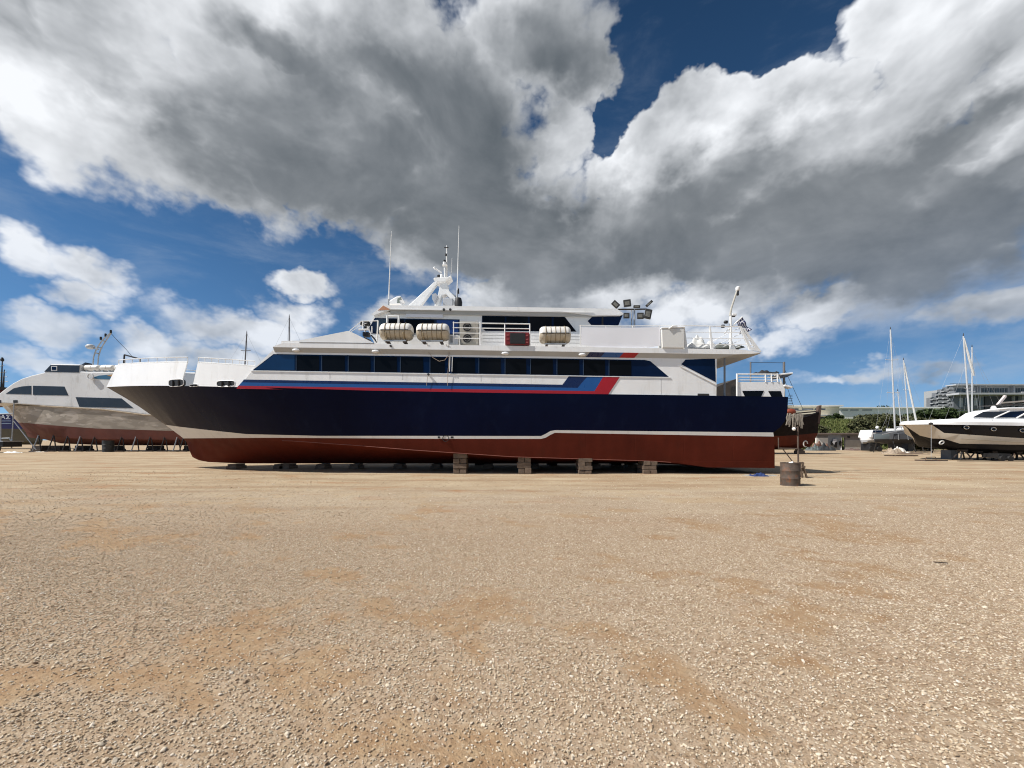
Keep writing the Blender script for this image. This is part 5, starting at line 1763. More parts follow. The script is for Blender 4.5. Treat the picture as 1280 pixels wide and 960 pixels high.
MB().bar(W(1236, 506.8, YY + 2), W(1400, 504, YY + 2), 1.6, .05).build('bimini_frame', DARKM, my)
MB().bar(W(1265, 502.5, YY + 2), W(1400, 498.5, YY + 2), 1.9, .12).build('bimini_top', M('bimini taupe', (.2, .18, .16), .8), my)
for (x, y) in ((1208, 534.2), (1242, 536.4), (1278, 538)):
    u = min(1, max(0, (x - 1130) / 90))
    Yd = yc_ - 2.1 * (1 - (1 - u) ** 1.9) - .03
    c = W(x, y, Yd)
    rg = [(c.x + .20 * math.cos(a), c.y, c.z + .125 * math.sin(a)) for a in [2 * math.pi * k / 20 for k in range(21)]]
    po = MB().add(rg[:-1] + [(q[0], q[1] + .06, q[2]) for q in rg[:-1]], [tuple(range(20)), tuple(range(39, 19, -1))]).build('porthole', GLASS, my)
    MB().tube(rg, .03, 6, cap=False).build('rim', M('chrome', (.75, .75, .74), .12, 1.0), po, smooth=True)
u = (1177 - 1130) / 90
Yd = yc_ - 2.1 * (1 - (1 - u) ** 1.9) * .86 - .05
c = W(1177, 553.2, Yd)
rg = [(c.x + .20 * math.cos(a), c.y + .03 * math.cos(a), c.z + .12 * math.sin(a) + .05 * math.cos(a)) for a in [2 * math.pi * k / 20 for k in range(21)]]
MB().tube(rg, .045, 6, cap=False).build('thruster_ring', M('ring white', (.7, .7, .68), .5), my, smooth=True)
MB().tube([W(1201, 548.5, YY - .03), W(1280, 553, YY - .05)], .025, 6).build('spray_rail', M('spray rail brown', (.3, .26, .2), .5), my)  # brown rail, darker than the beige hull
MB().lathe([(.08, -.1), (.1, 0), (.08, .1)], W(1163.5, 529.5, YY + .6), 'Y', 10).build('anchor_roller', DARKM, my, smooth=True)
for k, x in enumerate((1175, 1190, 1206, 1224, 1240)):
    p0 = W(x, 525, YY + .9 - .012 * (x - 1175))
    MB().tube([p0, p0 + Vector((0, 0, .13))], .015, 5).build('deck_cleat', GALV, my)
# anchor line to its plate on the ground
al = thing('anchor_gear', (W(1164, 576, 30.6).x, 30.6, 0), 'rusty anchor plate with loop on the ground below the yacht bow', 'anchor')
MB().tube([W(1164, 531, YY + .2), Vector((W(1164, 0, 30.6).x, 30.6, .06))], .012, 5).build('line', GALV, al)
a, b_ = W(1149.5, 577, 30.6).x, W(1178, 577, 30.6).x
MB().box(a, b_, 30.2, 31.0, .004, .09).build('plate', RUST, al, bevel=.02)
MB().tube([(a + .45, 30.6, .08), (a + .5, 30.6, .28), (a + 1.2, 30.6, .30), (a + 1.25, 30.6, .08)], .03, 6).build('loop', RUST, al, smooth=True)
# supports
gblk = thing('concrete_block', (W(1186.5, 573, 33).x, 33, 0), 'upright grey concrete block under the yacht forefoot', 'block')
MB().box(W(1182, 0, 33).x, W(1191.5, 0, 33).x, 32.6, 33.4, .0, W(0, 562.5, 33).z).build('block', M('block blue grey', (.12, .14, .16), .8, var=.15), gblk, bevel=.03)


def trestle(x0, x1, Y, ztop, label):
    a, b_ = W(x0, 0, Y).x, W(x1, 0, Y).x
    t = thing('trestle', ((a + b_) / 2, Y, 0), label, 'trestle', 'trestles under the motor yacht')
    c = (a + b_) / 2
    for (q, yq) in ((a, Y - .3), (b_, Y - .3), (a, Y + .3), (b_, Y + .3)):
        MB().tube([(q, yq, .01), (c + (q - c) * .25, Y + (yq - Y) * .3, ztop)], .05, 6).build('leg', DARKM, t)
    MB().box(c - .22, c + .22, Y - .2, Y + .2, ztop - .02, ztop + .12).build('pad', WOODD, t)
    MB().tube([(a * .75 + b_ * .25, Y - .25, ztop * .35), (b_ * .75 + a * .25, Y - .25, ztop * .35)], .03, 5).build('cross_bar', DARKM, t)
    MB().tube([(a, Y - .3, .03), (b_, Y - .3, .03)], .035, 5).build('foot_bar', RUST, t)


trestle(1195, 1211, 31.8, .72, 'steel trestle beside the grey concrete block')
trestle(1216, 1228, 32.2, .62, 'steel trestle between two others under the yacht')
trestle(1234, 1247, 32.2, .58, 'steel trestle next to the keel carriage')
trestle(1266, 1276, 32.2, .55, 'steel trestle behind the keel carriage')
kc = thing('keel_carriage', (W(1256, 578, 30.5).x, 30.8, 0), 'black wheeled keel carriage under the yacht', 'carriage')
MB().box(W(1248, 0, 30.5).x, W(1264, 0, 30.5).x, 30.5, 31.6, .22, .55).build('frame', BLACK, kc, bevel=.03)
for x in (1251, 1261):
    MB().lathe([(.08, -.08), (.19, -.08), (.21, 0), (.19, .08), (.08, .08)], (W(x, 0, 30.5).x, 30.42, .21), 'Y', 16).build('wheel', BLACK, kc, smooth=True)
MB().tube([W(1266, 577, 30.4), W(1268, 567, 30.4)], .03, 6).build('handle', RUST, kc)
o = MB().box(W(1200, 0, 29.9).x, W(1310, 0, 29.9).x, 29.9, 30.1, .004, .05).build('skid_beam', WOODD, None)
tag(o, 'long dark beam on the ground along the yacht side', 'beam')

# white motorboat under the trees
mbt = thing('motorboat', (W(1094, 560, 56).x, 56, 0), 'small white motorboat with blue-grey cabin by the sailboat', 'motorboat')
YV = 55.0
vz = lambda y: W(0, y, YV).z
st = []
for xp, hf in ((1085.5, .1), (1088, .7), (1092, 1.0), (1104, 1.1), (1122, 1.1)):
    st.append((W(xp, 0, YV).x, [(.05, vz(554.5)), (hf * .7, vz(552.5)), (hf * .95, vz(550)), (hf, vz(546.6 + (0 if xp > 1086 else 1)))]))
boat_hull(mbt, st, [M('grey bottom', (.35, .36, .37), .6), M('grey bottom', (.35, .36, .37), .6), WHITE2, WHITE2])
MB().pprism([(1088, 546.8), (1089.6, 541), (1091, 537.4), (1103, 537.2), (1104, 546.8)], YV, YV + 2).build('cabin', WHITE2, mbt, bevel=.05)
MB().pprism([(1091, 540.6), (1091.8, 537.8), (1102.6, 537.6), (1102.6, 540.8)], YV - .03, YV + .1).build('window', GLASSB, mbt)
MB().ball(W(1096.5, 534.2, YV + 1), .2, 10).build('radome', WHITE2, mbt, smooth=True)
MB().box(W(1090, 0, YV).x, W(1103, 0, YV).x, YV + .3, YV + 1.8, .1, vz(554)).build('cradle', BLACK, mbt, bevel=.05)
for x in (1091, 1101):
    MB().lathe([(.1, -.1), (.34, -.1), (.36, 0), (.34, .1), (.1, .1)], (W(x, 0, YV).x, YV + .2, .36), 'Y', 16).build('wheel', BLACK, mbt, smooth=True)

# ground clutter near the sailboat
for (x, Y_, sx, sz, sd, c_, lb, cat) in ((1117, 46, .75, .9, 41, (.30, .24, .18), 'brown sacks piled before the sailboat props', 'sacks'), (1124, 46.5, .5, 1.05, 42, (.62, .6, .55), 'pale plastic bundle atop the brown sacks', 'bundle'), (1138, 45, 1.5, .28, 43, (.16, .11, .075), 'low heap of brown planks beside the sacks', 'planks'),
                                         (1023, 61.5, 1.6, 1.5, 44, (.20, .11, .08), 'rusty brown scrap heap beside the shed', 'scrap heap'), (1030, 60.5, 1.3, 1.2, 45, (.03, .035, .04), 'black tarpaulin heap before the shed', 'tarpaulin'), (1017, 60.8, 1.0, 1.0, 46, (.10, .12, .12), 'dark scrap pile at the prow of the wooden boat', 'scrap heap'), (1066, 61.4, .8, .45, 47, (.12, .08, .07), 'low dark bundle on the ground before the shed', 'bundle')):
    o = heap((W(x, 0, Y_).x, Y_, 0), sx, .8, sz, sd, 20).build(cat.replace(' ', '_'), M('clutter%d' % sd, c_, .85, var=.35, vs=4), None, smooth=True, auto=50)
    tag(o, lb, cat)
t = thing('frame_on_ground', (W(1112, 572, 42).x, 42, 0), 'weathered board pallet lying below the sailboat', 'pallet')
for k in range(5):
    MB().box(W(1111, 0, 40).x, W(1143, 0, 40).x, 39.6 + k * .2, 39.75 + k * .2, .05, .11).build('board', WOOD, t)
for x in (1112, 1127, 1141):
    MB().box(W(x, 0, 40).x, W(x + 1.2, 0, 40).x, 39.6, 40.6, .004, .049).build('bearer', WOODD, t)

# ------------------------------------------------------------------ the wooden boat behind the stern
YWd = 44.0
ywc = YWd + 2.6
wd = thing('wooden_boat', (W(975, 565, YWd).x, ywc, 0), 'dark wooden boat with white cabin and red bottom behind the ferry stern', 'wooden boat')
WHL = M('tarred planking', (.014, .009, .008), .7, var=.35, vs=1, bump=.02, bs=6, spec=.1)
WRD = M('wooden boat red', (.10, .020, .010), .65, var=.25, vs=.6, spec=.15)
st = []
for xp in (800, 850, 900, 950, 980, 995, 1008, 1017, 1022.5):
    u = min(1, max(0, (1024 - xp) / 75))
    hf = max(.06, 2.6 * (1 - (1 - u) ** 2.0))
    sh = lerp_line([(800, 508), (900, 521), (985, 524), (1008, 521), (1024, 514)], xp)
    wl = lerp_line([(800, 542), (985, 545), (1015, 542), (1024, 541)], xp)
    kl = lerp_line([(800, 562), (1000, 562.5), (1014, 560.5), (1024, 558)], xp)
    Yd = ywc - hf
    z_ = lambda y: H - (y - HY) * Yd / F
    st.append(((xp - 640) * Yd / F, [(.06, z_(kl), -.9 if xp > 1010 else 0), (hf * .62, z_((kl * .7 + wl * .3)), -.5 if xp > 1010 else 0), (hf * .85, z_(wl), 0), (hf * .94, z_((wl + sh) / 2), .1), (hf, z_(sh), .25 if xp > 1010 else 0)]))
boat_hull(wd, st, [WRD, WRD, WHL, WHL, WHL])
MB().prism([(W(1019, 0, ywc).x, W(0, 528, ywc).z), (W(1022, 0, ywc).x, W(0, 508, ywc).z), (W(1025.5, 0, ywc).x, W(0, 506.5, ywc).z), (W(1023.5, 0, ywc).x, W(0, 530, ywc).z)], ywc - .18, ywc + .18).build('stem_post', M('stem timber', (.10, .065, .05), .8), wd)
# bulwark planks and hanging nets
for k, yq in enumerate((518.5, 515.5)):
    pts = []
    for xp in range(900, 1022, 10):
        u = min(1, max(0, (1024 - xp) / 75))
        hf = max(.06, 2.6 * (1 - (1 - u) ** 2.0)) + .04
        pts.append(((xp - 640) * (ywc - hf) / F, ywc - hf, H - (yq + (2 if xp < 985 else 2 - (xp - 985) * .09) + (3 if xp < 990 else 0) - HY) * (ywc - hf) / F))
    MB().tube(pts, .07, 6).build('bulwark_rail', WOODD, wd, smooth=True)
for k in range(16):
    rr = random.Random(k)
    x = 983 + k * 1.35
    MB().tube([W(x, 516 + rr.uniform(0, 3), YWd - .1), W(x + rr.uniform(-1, 2), 526, YWd - .2), W(x + rr.uniform(-2, 2), 530 + rr.uniform(0, 6), YWd - .15)], .05 + .03 * rr.random(), 5).build('hanging_rope', M('old rope', (.26, .23, .19), .9, var=.3, vs=4), wd, smooth=True)
MB().ball(W(988, 514.5, YWd + .2), .42, 12, (1.5, .8, .8)).build('fender', M('orange fender', (.22, .04, .015), .6), wd, smooth=True)
a = W(1004.5, 554.8, YWd + .9)
MB().tube([(a.x + .22 * math.cos(q), a.y - .3, a.z + .32 * math.sin(q)) for q in [2 * math.pi * k / 16 for k in range(14)]], .06, 6).build('hull_eye', M('eye white', (.6, .58, .55), .6), wd, smooth=True)
MB().tube([W(995, 513.5, YWd), W(1015, 512, YWd + 1)], .06, 6).build('boom', GALV, wd)
# white cabin with the trapezoid windows
cab = MB().pprism([(922, 477.2), (977.5, 477.2), (981.5, 486), (979.5, 522), (922, 522)], YWd + .3, YWd + 4.8).build('cabin', WHITE2, wd, bevel=.05)


def wpl(name, px, mt, Y0=YWd + .26, th=.08, par=cab):
    return MB().pprism(px, Y0, Y0 + th).build(name, mt, par)


wpl('window', [(928, 488.6), (955, 488.4), (951, 497), (932, 497)], GLASS)
wpl('window', [(960.5, 488.8), (976, 488.8), (978.5, 497), (965, 497)], GLASS)
for y in (467.6, 471.5, 475.0):
    MB().tube([W(921, y, YWd + .3), W(971, y + .3, YWd + .3)], .07 if y < 470 else .05, 6).build('roof_rail', RAILW, wd)
for x in (921.5, 956.5, 964, 971.5):
    MB().tube([W(x, 467, YWd + .3), W(x + .4, 477.5, YWd + .3)], .08, 6).build('roof_post', RAILW, wd)
MB().tube([W(921.2, 467, YWd + .3), W(921.2, 497, YWd + .2)], .09, 6).build('corner_post', RAILW, wd)
MB().tube([W(971.5, 467, YWd + .3), W(977, 478, YWd + .3)], .06, 6).build('roof_post', RAILW, wd)
heap(W(956, 467.6, YWd + 2), 1.3, .8, .5, 51, 18).build('folded_awning', M('awning black', (.02, .02, .022), .8), wd, smooth=True, auto=60)
MB().pprism([(968, 469), (990.5, 466.6), (990.8, 467.6), (984, 471.4), (974, 472.4)], YWd + 1.4, YWd + 2.6).build('dinghy_board', M('board dark', (.10, .11, .13), .5), wd)
MB().tube([W(968, 468.8, YWd + 1.35), W(990.5, 466.4, YWd + 1.35)], .09, 6).build('board_edge', RAILW, wd)
MB().obox(W(983, 483.5, YWd + 1.5), (.9, .8, .22), (0, .25, 0)).build('bracket_lamp', WHITE2, wd, bevel=.04)
for (x, yt, yb) in ((938.2, 452.5, 478), (980, 452.5, 523)):
    MB().tube([W(x, yb, YWd + 2.6), W(x, yt, YWd + 2.6)], .09 if x < 960 else .13, 7).build('mast', ALUD, wd)
for (a, b_) in (((980, 460), (1003, 510)), ((980, 472), (992, 508)), ((938, 453), (980, 453.5))):
    MB().tube([W(*a, YWd + 2.6), W(*b_, YWd + 2.6)], .025, 4).build('stay', DARKM, wd)
for k in range(9):
    MB().bar(W(985.5, 494 + k * 2.1, YWd + 2), W(990.5, 494 + k * 2.1, YWd + 2), .04, .05).build('ladder_rung', DARKM, wd)
MB().pprism([(890, 486), (900, 482), (920.5, 473.5), (920.5, 499), (890, 500)], YWd + .6, YWd + 4.4).build('canopy', M('canopy brown', (.045, .038, .034), .8, var=.3, vs=1), wd)
MB().pprism([(914.5, 484), (919.5, 483), (919.5, 499), (914.5, 499)], YWd + .5, YWd + .7).build('canopy_door', BLACK, wd)
for k, x in enumerate((900, 960, 1000)):
    a = W(x, 566, YWd + 1)
    t = thing('boat_stand', (a.x, YWd + 1, 0), 'short timber prop under the dark wooden boat, %s from her prow' % ORD[2 - k], 'boat stand', 'props under the wooden boat')
    MB().box(a.x - .35, a.x + .35, YWd + .7, YWd + 1.5, .004, .42).build('timber', WOODD, t, bevel=.02)
    MB().box(a.x - .28, a.x + .28, YWd + .8, YWd + 1.4, .424, .62).build('timber', WOODD, t, bevel=.02)

# ------------------------------------------------------------------ floodlight mast seen over the aft deck
fl = thing('floodlight_mast', (W(792.5, 560, 48).x, 48, 0), 'tall yard floodlight mast with a ring of lamps behind the ferry', 'floodlight mast')
YFm = 48.0
MB().tube([(W(793, 0, YFm).x, YFm, 0), W(793, 386, YFm)], [.17, .10], 10).build('pole', GALV, fl, smooth=True)
MB().tube([(W(789.5, 0, YFm + .4).x, YFm + .4, 0), W(789.5, 388, YFm + .4)], .08, 8).build('ladder_pole', GALV, fl, smooth=True)
MB().tube([W(772, 386.8, YFm), W(808, 386.4, YFm)], .09, 8).build('cross_arm', DARKM, fl)
LAMP = M('lamp casing', (.06, .058, .055), .5, .3)
LENS = M('lamp lens', (.20, .195, .175), .25, var=.3, vs=2)
for (x, y, sx, sz, ry) in ((769.5, 380.5, 9.5, 6.5, .75), (784, 379, 9, 8.6, -.12), (796, 383.2, 8.2, 3.0, 0), (811.5, 379.5, 10, 3.2, -.75), (810, 392.5, 8.5, 12, .2), (800.5, 394.8, 8, 7.5, 0), (783, 394.6, 7.4, 6.5, 0)):
    k_ = YFm / F
    f_ = MB().obox(W(x, y, YFm - .2), (sx * k_, .22, sz * k_), (0, ry, 0)).build('floodlight', LAMP, fl, bevel=.03)
    MB().obox(W(x, y, YFm - .32), (sx * k_ * .62, .04, sz * k_ * .55), (0, ry, 0)).build('lens', LENS, f_)

# ================================================================== land rising at the far side of the yard
def hill_z(x, y):
    rise = np.clip((y - 66) / 16, 0, 1)
    rise = rise * rise * (3 - 2 * rise)
    edge = np.clip((x - 24) / 18, 0, 1)
    return (5.4 * rise + np.clip((y - 82) / 120, 0, 1) * 5.0) * edge + .5 * (vnoise(x, y, 9, 300, 3) - .5) * rise * edge


hx = np.arange(20, 330, 2.2)
hyv = np.concatenate([np.arange(64, 90, 1.0), np.geomspace(90, 420, 26)])
XX, YY_ = np.meshgrid(hx, hyv)
ZZ = hill_z(XX, YY_) - .03
mb = MB()
nx = len(hx)
mb.v = [(float(a), float(b), float(c)) for a, b, c in zip(XX.ravel(), YY_.ravel(), ZZ.ravel())]
for j in range(len(hyv) - 1):
    for i in range(nx - 1):
        mb.f.append((j * nx + i, j * nx + i + 1, (j + 1) * nx + i + 1, (j + 1) * nx + i))
        mb.m.append(0)
gm = bpy.data.materials.new('grassy bank')
gm.use_nodes = True
t_ = NT(gm.node_tree)
O_ = t_.node('ShaderNodeTexCoord').outputs['Object']
n_ = t_.noise(O_, .25, 6, .65)
c_ = t_.mix(t_.ramp(n_, .35, .65), (.055, .085, .018), (.13, .135, .045))
c_ = t_.mix(t_.ramp(t_.noise(O_, .9, 4, .6), .55, .7), c_, (.19, .15, .085))
t_.link(c_, t_.n['Principled BSDF'].inputs['Base Color'])
t_.n['Principled BSDF'].inputs['Roughness'].default_value = .95
hl = mb.build('hillside', gm, None, smooth=True, auto=80)
hl['kind'] = 'structure'


def leaf_mat(name, c0, c1):
    m = bpy.data.materials.new(name)
    m.use_nodes = True
    t = NT(m.node_tree)
    b = t.n['Principled BSDF']
    at = t.node('ShaderNodeAttribute', attribute_name='tone').outputs['Fac']
    t.link(t.mix(at, c0, c1), b.inputs['Base Color'])
    b.inputs['Roughness'].default_value = .7
    b.inputs['Specular IOR Level'].default_value = .25
    return m


LEAF = leaf_mat('scrub leaves', (.035, .043, .018), (.115, .115, .052))
LEAF2 = leaf_mat('dark tree leaves', (.015, .028, .010), (.05, .075, .022))
GRASSM = leaf_mat('bank grass', (.05, .075, .016), (.14, .15, .05))


def leaf_mesh(name, centers, size, mt, rng, up=0.0):
    n = len(centers)
    d1 = rng.normal(size=(n, 3))
    d1[:, 2] += up * 3
    d1 /= np.linalg.norm(d1, axis=1)[:, None]
    d2 = np.cross(d1, rng.normal(size=(n, 3)))
    d2 /= np.linalg.norm(d2, axis=1)[:, None]
    s = size * (.6 + .8 * rng.random((n, 1)))
    ws = .5 if up == 0 else .16
    v = np.stack([centers - d1 * s, centers + d2 * s * ws, centers + d1 * s, centers - d2 * s * ws], 1).reshape(-1, 3).astype(np.float32)
    me = bpy.data.meshes.new(name)
    me.vertices.add(4 * n)
    me.vertices.foreach_set('co', v.ravel())
    me.loops.add(4 * n)
    me.loops.foreach_set('vertex_index', np.arange(4 * n, dtype=np.int32))
    me.polygons.add(n)
    me.polygons.foreach_set('loop_start', np.arange(0, 4 * n, 4, dtype=np.int32))
    a = me.attributes.new('tone', 'FLOAT', 'POINT')
    a.data.foreach_set('value', np.repeat(rng.random(n), 4).astype(np.float32))
    me.materials.append(mt)
    me.update()
    return me


def bush(name, loc, rx, ry, rz_, label, cat, mt, n=2600, leaf=.22, trunk=.5, group=None, seed=0):
    rng = np.random.default_rng(1000 + seed)
    t = thing(name, loc, label, cat, group)
    nc = 26
    cc = rng.normal(size=(nc, 3))
    cc /= np.linalg.norm(cc, axis=1)[:, None]
    cc *= (.35 + .6 * rng.random((nc, 1)))
    cc[:, 2] = cc[:, 2] * .75 + .15
    cr_ = .22 + .22 * rng.random(nc)
    k = rng.integers(0, nc, n)
    p = rng.normal(size=(n, 3))
    p /= np.linalg.norm(p, axis=1)[:, None]
    p = cc[k] + p * (cr_[k] * (.55 + .5 * rng.random(n)))[:, None]
    p = p * np.array([rx, ry, rz_]) + np.array([0, 0, trunk + rz_ * .75])
    p = p[p[:, 2] > .05]
    me = leaf_mesh('crown', p, leaf, mt, rng)
    o = bpy.data.objects.new('crown', me)
    COL.objects.link(o)
    o.parent = t
    mb = MB()
    for q in range(5):
        a = rng.random() * 6.28
        e = Vector((math.cos(a) * rx * .5, math.sin(a) * ry * .5, trunk + rz_ * (.7 + .4 * rng.random())))
        L0 = Vector(loc)
        mb.tube([L0 + Vector((.08 * math.cos(a), .08 * math.sin(a), -.3)), L0 + e * .45 + Vector((0, 0, .15)), L0 + e], [.09, .06, .02], 5)
    mb.build('trunk', WOODD, t, smooth=True)
    return t


def hz(x, y):
    return float(hill_z(np.array([float(x)]), np.array([float(y)]))[0])


bl = [(1080, 70, 3.0, 524, LEAF), (1088, 74, 3.2, 518, LEAF), (1098, 72, 3.2, 518, LEAF), (1109, 75, 3.6, 517, LEAF), (1122, 72, 3.4, 518, LEAF), (1135, 77, 3.6, 519, LEAF), (1147, 72, 3.0, 524, LEAF2),
      (1158, 80, 3.6, 516, LEAF2), (1169, 84, 3.2, 513, LEAF2), (1179, 82, 3.2, 509, LEAF2), (1194, 88, 3.6, 517, LEAF2)]
blab = ['grey-green scrub bush at the end of the shed', 'tall scrub bush rising above the white motorboat', 'scrub bush behind the white motorboat', 'broad scrub bush behind the tall mast', 'scrub bush behind the dark-covered sailboat', 'scrub bush beneath the furled jib', 'dark bush under the yacht bow', 'dark rounded tree below the white warehouse end', 'dark tree at the foot of the concrete building', 'dark tree before the receding balconies', 'low dark tree beside the sailboat masts']
for k, ((x, Y_, rx, ytop, mt), lb) in enumerate(zip(bl, blab)):
    px = W(x, 0, Y_).x
    rz_ = max(1.0, (W(0, ytop, Y_).z - hz(px, Y_) - .5) / 1.75)
    bush('scrub_bush' if mt is LEAF else 'dark_tree', (px, Y_, hz(px, Y_) - .1), rx, rx * .8, rz_, lb, 'bush' if mt is LEAF else 'tree', mt, seed=k, n=3600, leaf=.26, group='scrub and trees on the bank')
for k, (x, y, Y_, rx, rz_, lb) in enumerate(((1042, 527, 96, 1.9, 1.0, 'dark bush against the white warehouse wall'), (1072, 520, 150, 5, 2.2, 'far tree crown over the white warehouse roof'), (1105, 519, 155, 7, 2.6, 'wider far tree crown over the warehouse roof'), (1009, 546, 72, 1.8, 1.6, 'small dry bush at the wooden boat prow'), (1018, 540, 71, 2.2, 1.7, 'dry scrub beside the shed roof'), (1143, 556, 62, 1.6, 1.1, 'low green weeds patch under the sailboat stern'), (1160, 557, 60, 2.0, 1.0, 'low green weeds under the yacht bow'))):
    p = W(x, y, Y_)
    bush('far_tree' if Y_ > 120 else 'small_bush', (p.x, Y_, hz(p.x, Y_) - .1 if Y_ < 120 else p.z - 1.5), rx, rx * .8, rz_, lb, 'tree' if Y_ > 120 else 'bush', LEAF2 if Y_ > 90 else LEAF, seed=40 + k, n=2000, leaf=.24 if Y_ < 120 else .4, trunk=.2)
# grass over the bank
rng = np.random.default_rng(5)
n_g = 42000
gx_ = 26 + rng.random(n_g) * 75
gy_ = 66.5 + rng.random(n_g) * 22
keep = vnoise(gx_, gy_, 4, 500, 3) > .36
gx_, gy_ = gx_[keep], gy_[keep]
gz_ = hill_z(gx_, gy_) + .15
me = leaf_mesh('grass', np.stack([gx_, gy_, gz_], -1), .42, GRASSM, rng, up=.7)
o = bpy.data.objects.new('grass', me)
COL.objects.link(o)
tag(o, 'green grass covering the bank behind the shed', 'grass', kind='stuff')

# shed at the foot of the bank
YS = 63.0
sh = thing('shed', (W(1050, 560, YS).x, YS + 1.5, 0), 'low grey block shed with an open dark doorway below the bank', 'shed')
sz = lambda y: W(0, y, YS).z
SHG = M('shed grey block', (.36, .34, .31), .85, var=.12, vs=1, bump=.01, bs=12)
SHD = M('shed upper grey', (.19, .175, .165), .85, var=.1)
SHW = M('shed white panel', (.72, .70, .64), .6, var=.04)
SHB = M('shed blue grey wall', (.27, .29, .31), .8, var=.12, vs=2)
def spl(name, x0, x1, y0, y1, mt, Y0=YS, th=.25, par=sh):
    return MB().box(W(x0, 0, YS).x, W(x1, 0, YS).x, Y0, Y0 + th, sz(y1), sz(y0)).build(name, mt, par)
spl('wall_panel', 1020.5, 1035, 547.2, 562.7, SHW)
spl('wall_panel', 1020.5, 1035, 543.2, 547.1, SHD)
spl('wall_panel', 1035.1, 1052, 543.2, 562.7, SHB, YS + .03)
spl('wall_panel', 1056.6, 1076, 549.8, 562.7, SHG)
spl('wall_panel', 1056.6, 1076, 543.2, 549.7, SHD, YS + .02)
spl('door_lintel', 1052.1, 1056.5, 543.2, 547, SHD, YS + .04)
spl('doorway', 1052.1, 1056.5, 547.1, 562.7, M('dark interior', (.01, .01, .011), .9), YS + .5, .1)
spl('door_post', 1051.2, 1052, 547, 562.6, WHITE2, YS - .05, .1)
spl('side_wall', 1076.05, 1078, 544, 562.7, SHD, YS + .1, 3)
MB().box(W(1018.5, 0, YS).x, W(1079, 0, YS).x, YS - .5, YS + 4, sz(543), sz(541.2)).build('roof', M('shed roof brown', (.20, .155, .13), .8, var=.15), sh)
MB().lathe([(.2, -.05), (.2, .1)], W(1061, 546.2, YS - .02), 'Y', 12).build('vent', BLACK, sh)
for k, (x, y0, y1, w_) in enumerate(((1039.3, 551.5, 557, 1.2), (1044, 551.5, 559.5, 1.9), (1050, 551, 557.5, 1.3))):
    a = W(x, 0, YS).x
    t = thing('hanging_jacket', (a, YS - .1, sz(y1)), ('narrow', 'wide', 'short')[k] + ' dark work jacket hanging on the shed wall', 'jacket', 'work clothes on the shed wall')
    ww = w_ * YS / F
    MB().prism([(a - ww * .5, sz(y0)), (a + ww * .5, sz(y0)), (a + ww, sz(y0 + 2)), (a + ww * .9, sz(y1)), (a - ww * .8, sz(y1 - .5)), (a - ww, sz(y0 + 2))], YS - .14, YS - .01).build('cloth', BLACK, t, bevel=.03)
a = W(1042.3, 0, YS).x
t = thing('hanging_sheet', (a, YS - .15, sz(555)), 'pale grey sheet hanging between the dark jackets on the shed', 'sheet')
MB().prism([(a - .22, sz(548.6)), (a + .2, sz(548.4)), (a + .34, sz(551.5)), (a + .02, sz(553.0)), (a - .1, sz(556)), (a - .36, sz(553))], YS - .24, YS - .16).build('cloth', M('sheet grey', (.5, .5, .52), .8), t, bevel=.03)

# ------------------------------------------------------------------ warehouses
def warehouse(x0, x1, Y, ytop, ybot, mt, label, wins, roof_mt, depth=30, name='warehouse'):
    zt, zb = W(0, ytop, Y).z, W(0, ybot, Y).z
    a, b_ = W(x0, 0, Y).x, W(x1, 0, Y).x
    t = thing(name, ((a + b_) / 2, Y, zb - 3), label, 'warehouse')
    MB().box(a, b_, Y, Y + depth, zb - 3, zt).build('wall', mt, t)
    MB().box(a - .5, b_ + .5, Y - .6, Y + depth + .5, zt + .002, zt + .35).build('roof', roof_mt, t)
    for (wx0, wx1, wy0, wy1, wm) in wins:
        w_ = MB().box(W(wx0, 0, Y).x, W(wx1, 0, Y).x, Y - .06, Y + .2, W(0, wy1, Y).z, W(0, wy0, Y).z).build('window', wm, t)
        MB().box(W(wx0, 0, Y).x - .1, W(wx1, 0, Y).x + .1, Y - .16, Y - .02, W(0, wy1, Y).z - .12, W(0, wy1, Y).z - .004).build('sill', mt, w_)
    return t


CREAM = M('cream render', (.76, .68, .51), .8, var=.05, vs=.1)
WRED = M('white cladding', (.84, .83, .80), .6, var=.04, vs=.1)
GRW = M('grey glazing', (.13, .14, .15), .2, var=.2, vs=.3)  # plain dark grey panes
warehouse(940, 1049.5, 100, 508.2, 532, CREAM, 'cream warehouse with strip windows on top of the bank', [(1002.5, 1016.5, 510.6, 512.6, GRW), (1018.5, 1031.5, 510.6, 512.6, GRW), (1000, 1024, 520.5, 525, M('loading bay', (.08, .065, .05), .8)), (1025, 1040, 521, 524.4, GRW), (980, 998, 510.6, 512.6, GRW)], WRED)
wt = bpy.data.objects
warehouse(1049.8, 1176, 108, 510.5, 530, WRED, 'long white warehouse beyond the scrub', [(1052, 1060, 512, 513.2, GRW), (1063, 1073, 512, 513.2, GRW), (1078, 1090, 512, 513.2, GRW)], WRED)
MB()
# awning of the cream warehouse
aw = [o for o in COL.objects if o.get('label', '').startswith('cream warehouse')][0]
MB().prism([(W(985, 0, 99).x, W(0, 519.5, 100).z), (W(1040, 0, 99).x, W(0, 519.3, 100).z), (W(1041, 0, 99).x, W(0, 520.2, 100).z), (W(985, 0, 99).x, W(0, 520.4, 100).z)], 97, 99.9).build('awning', WRED, aw)

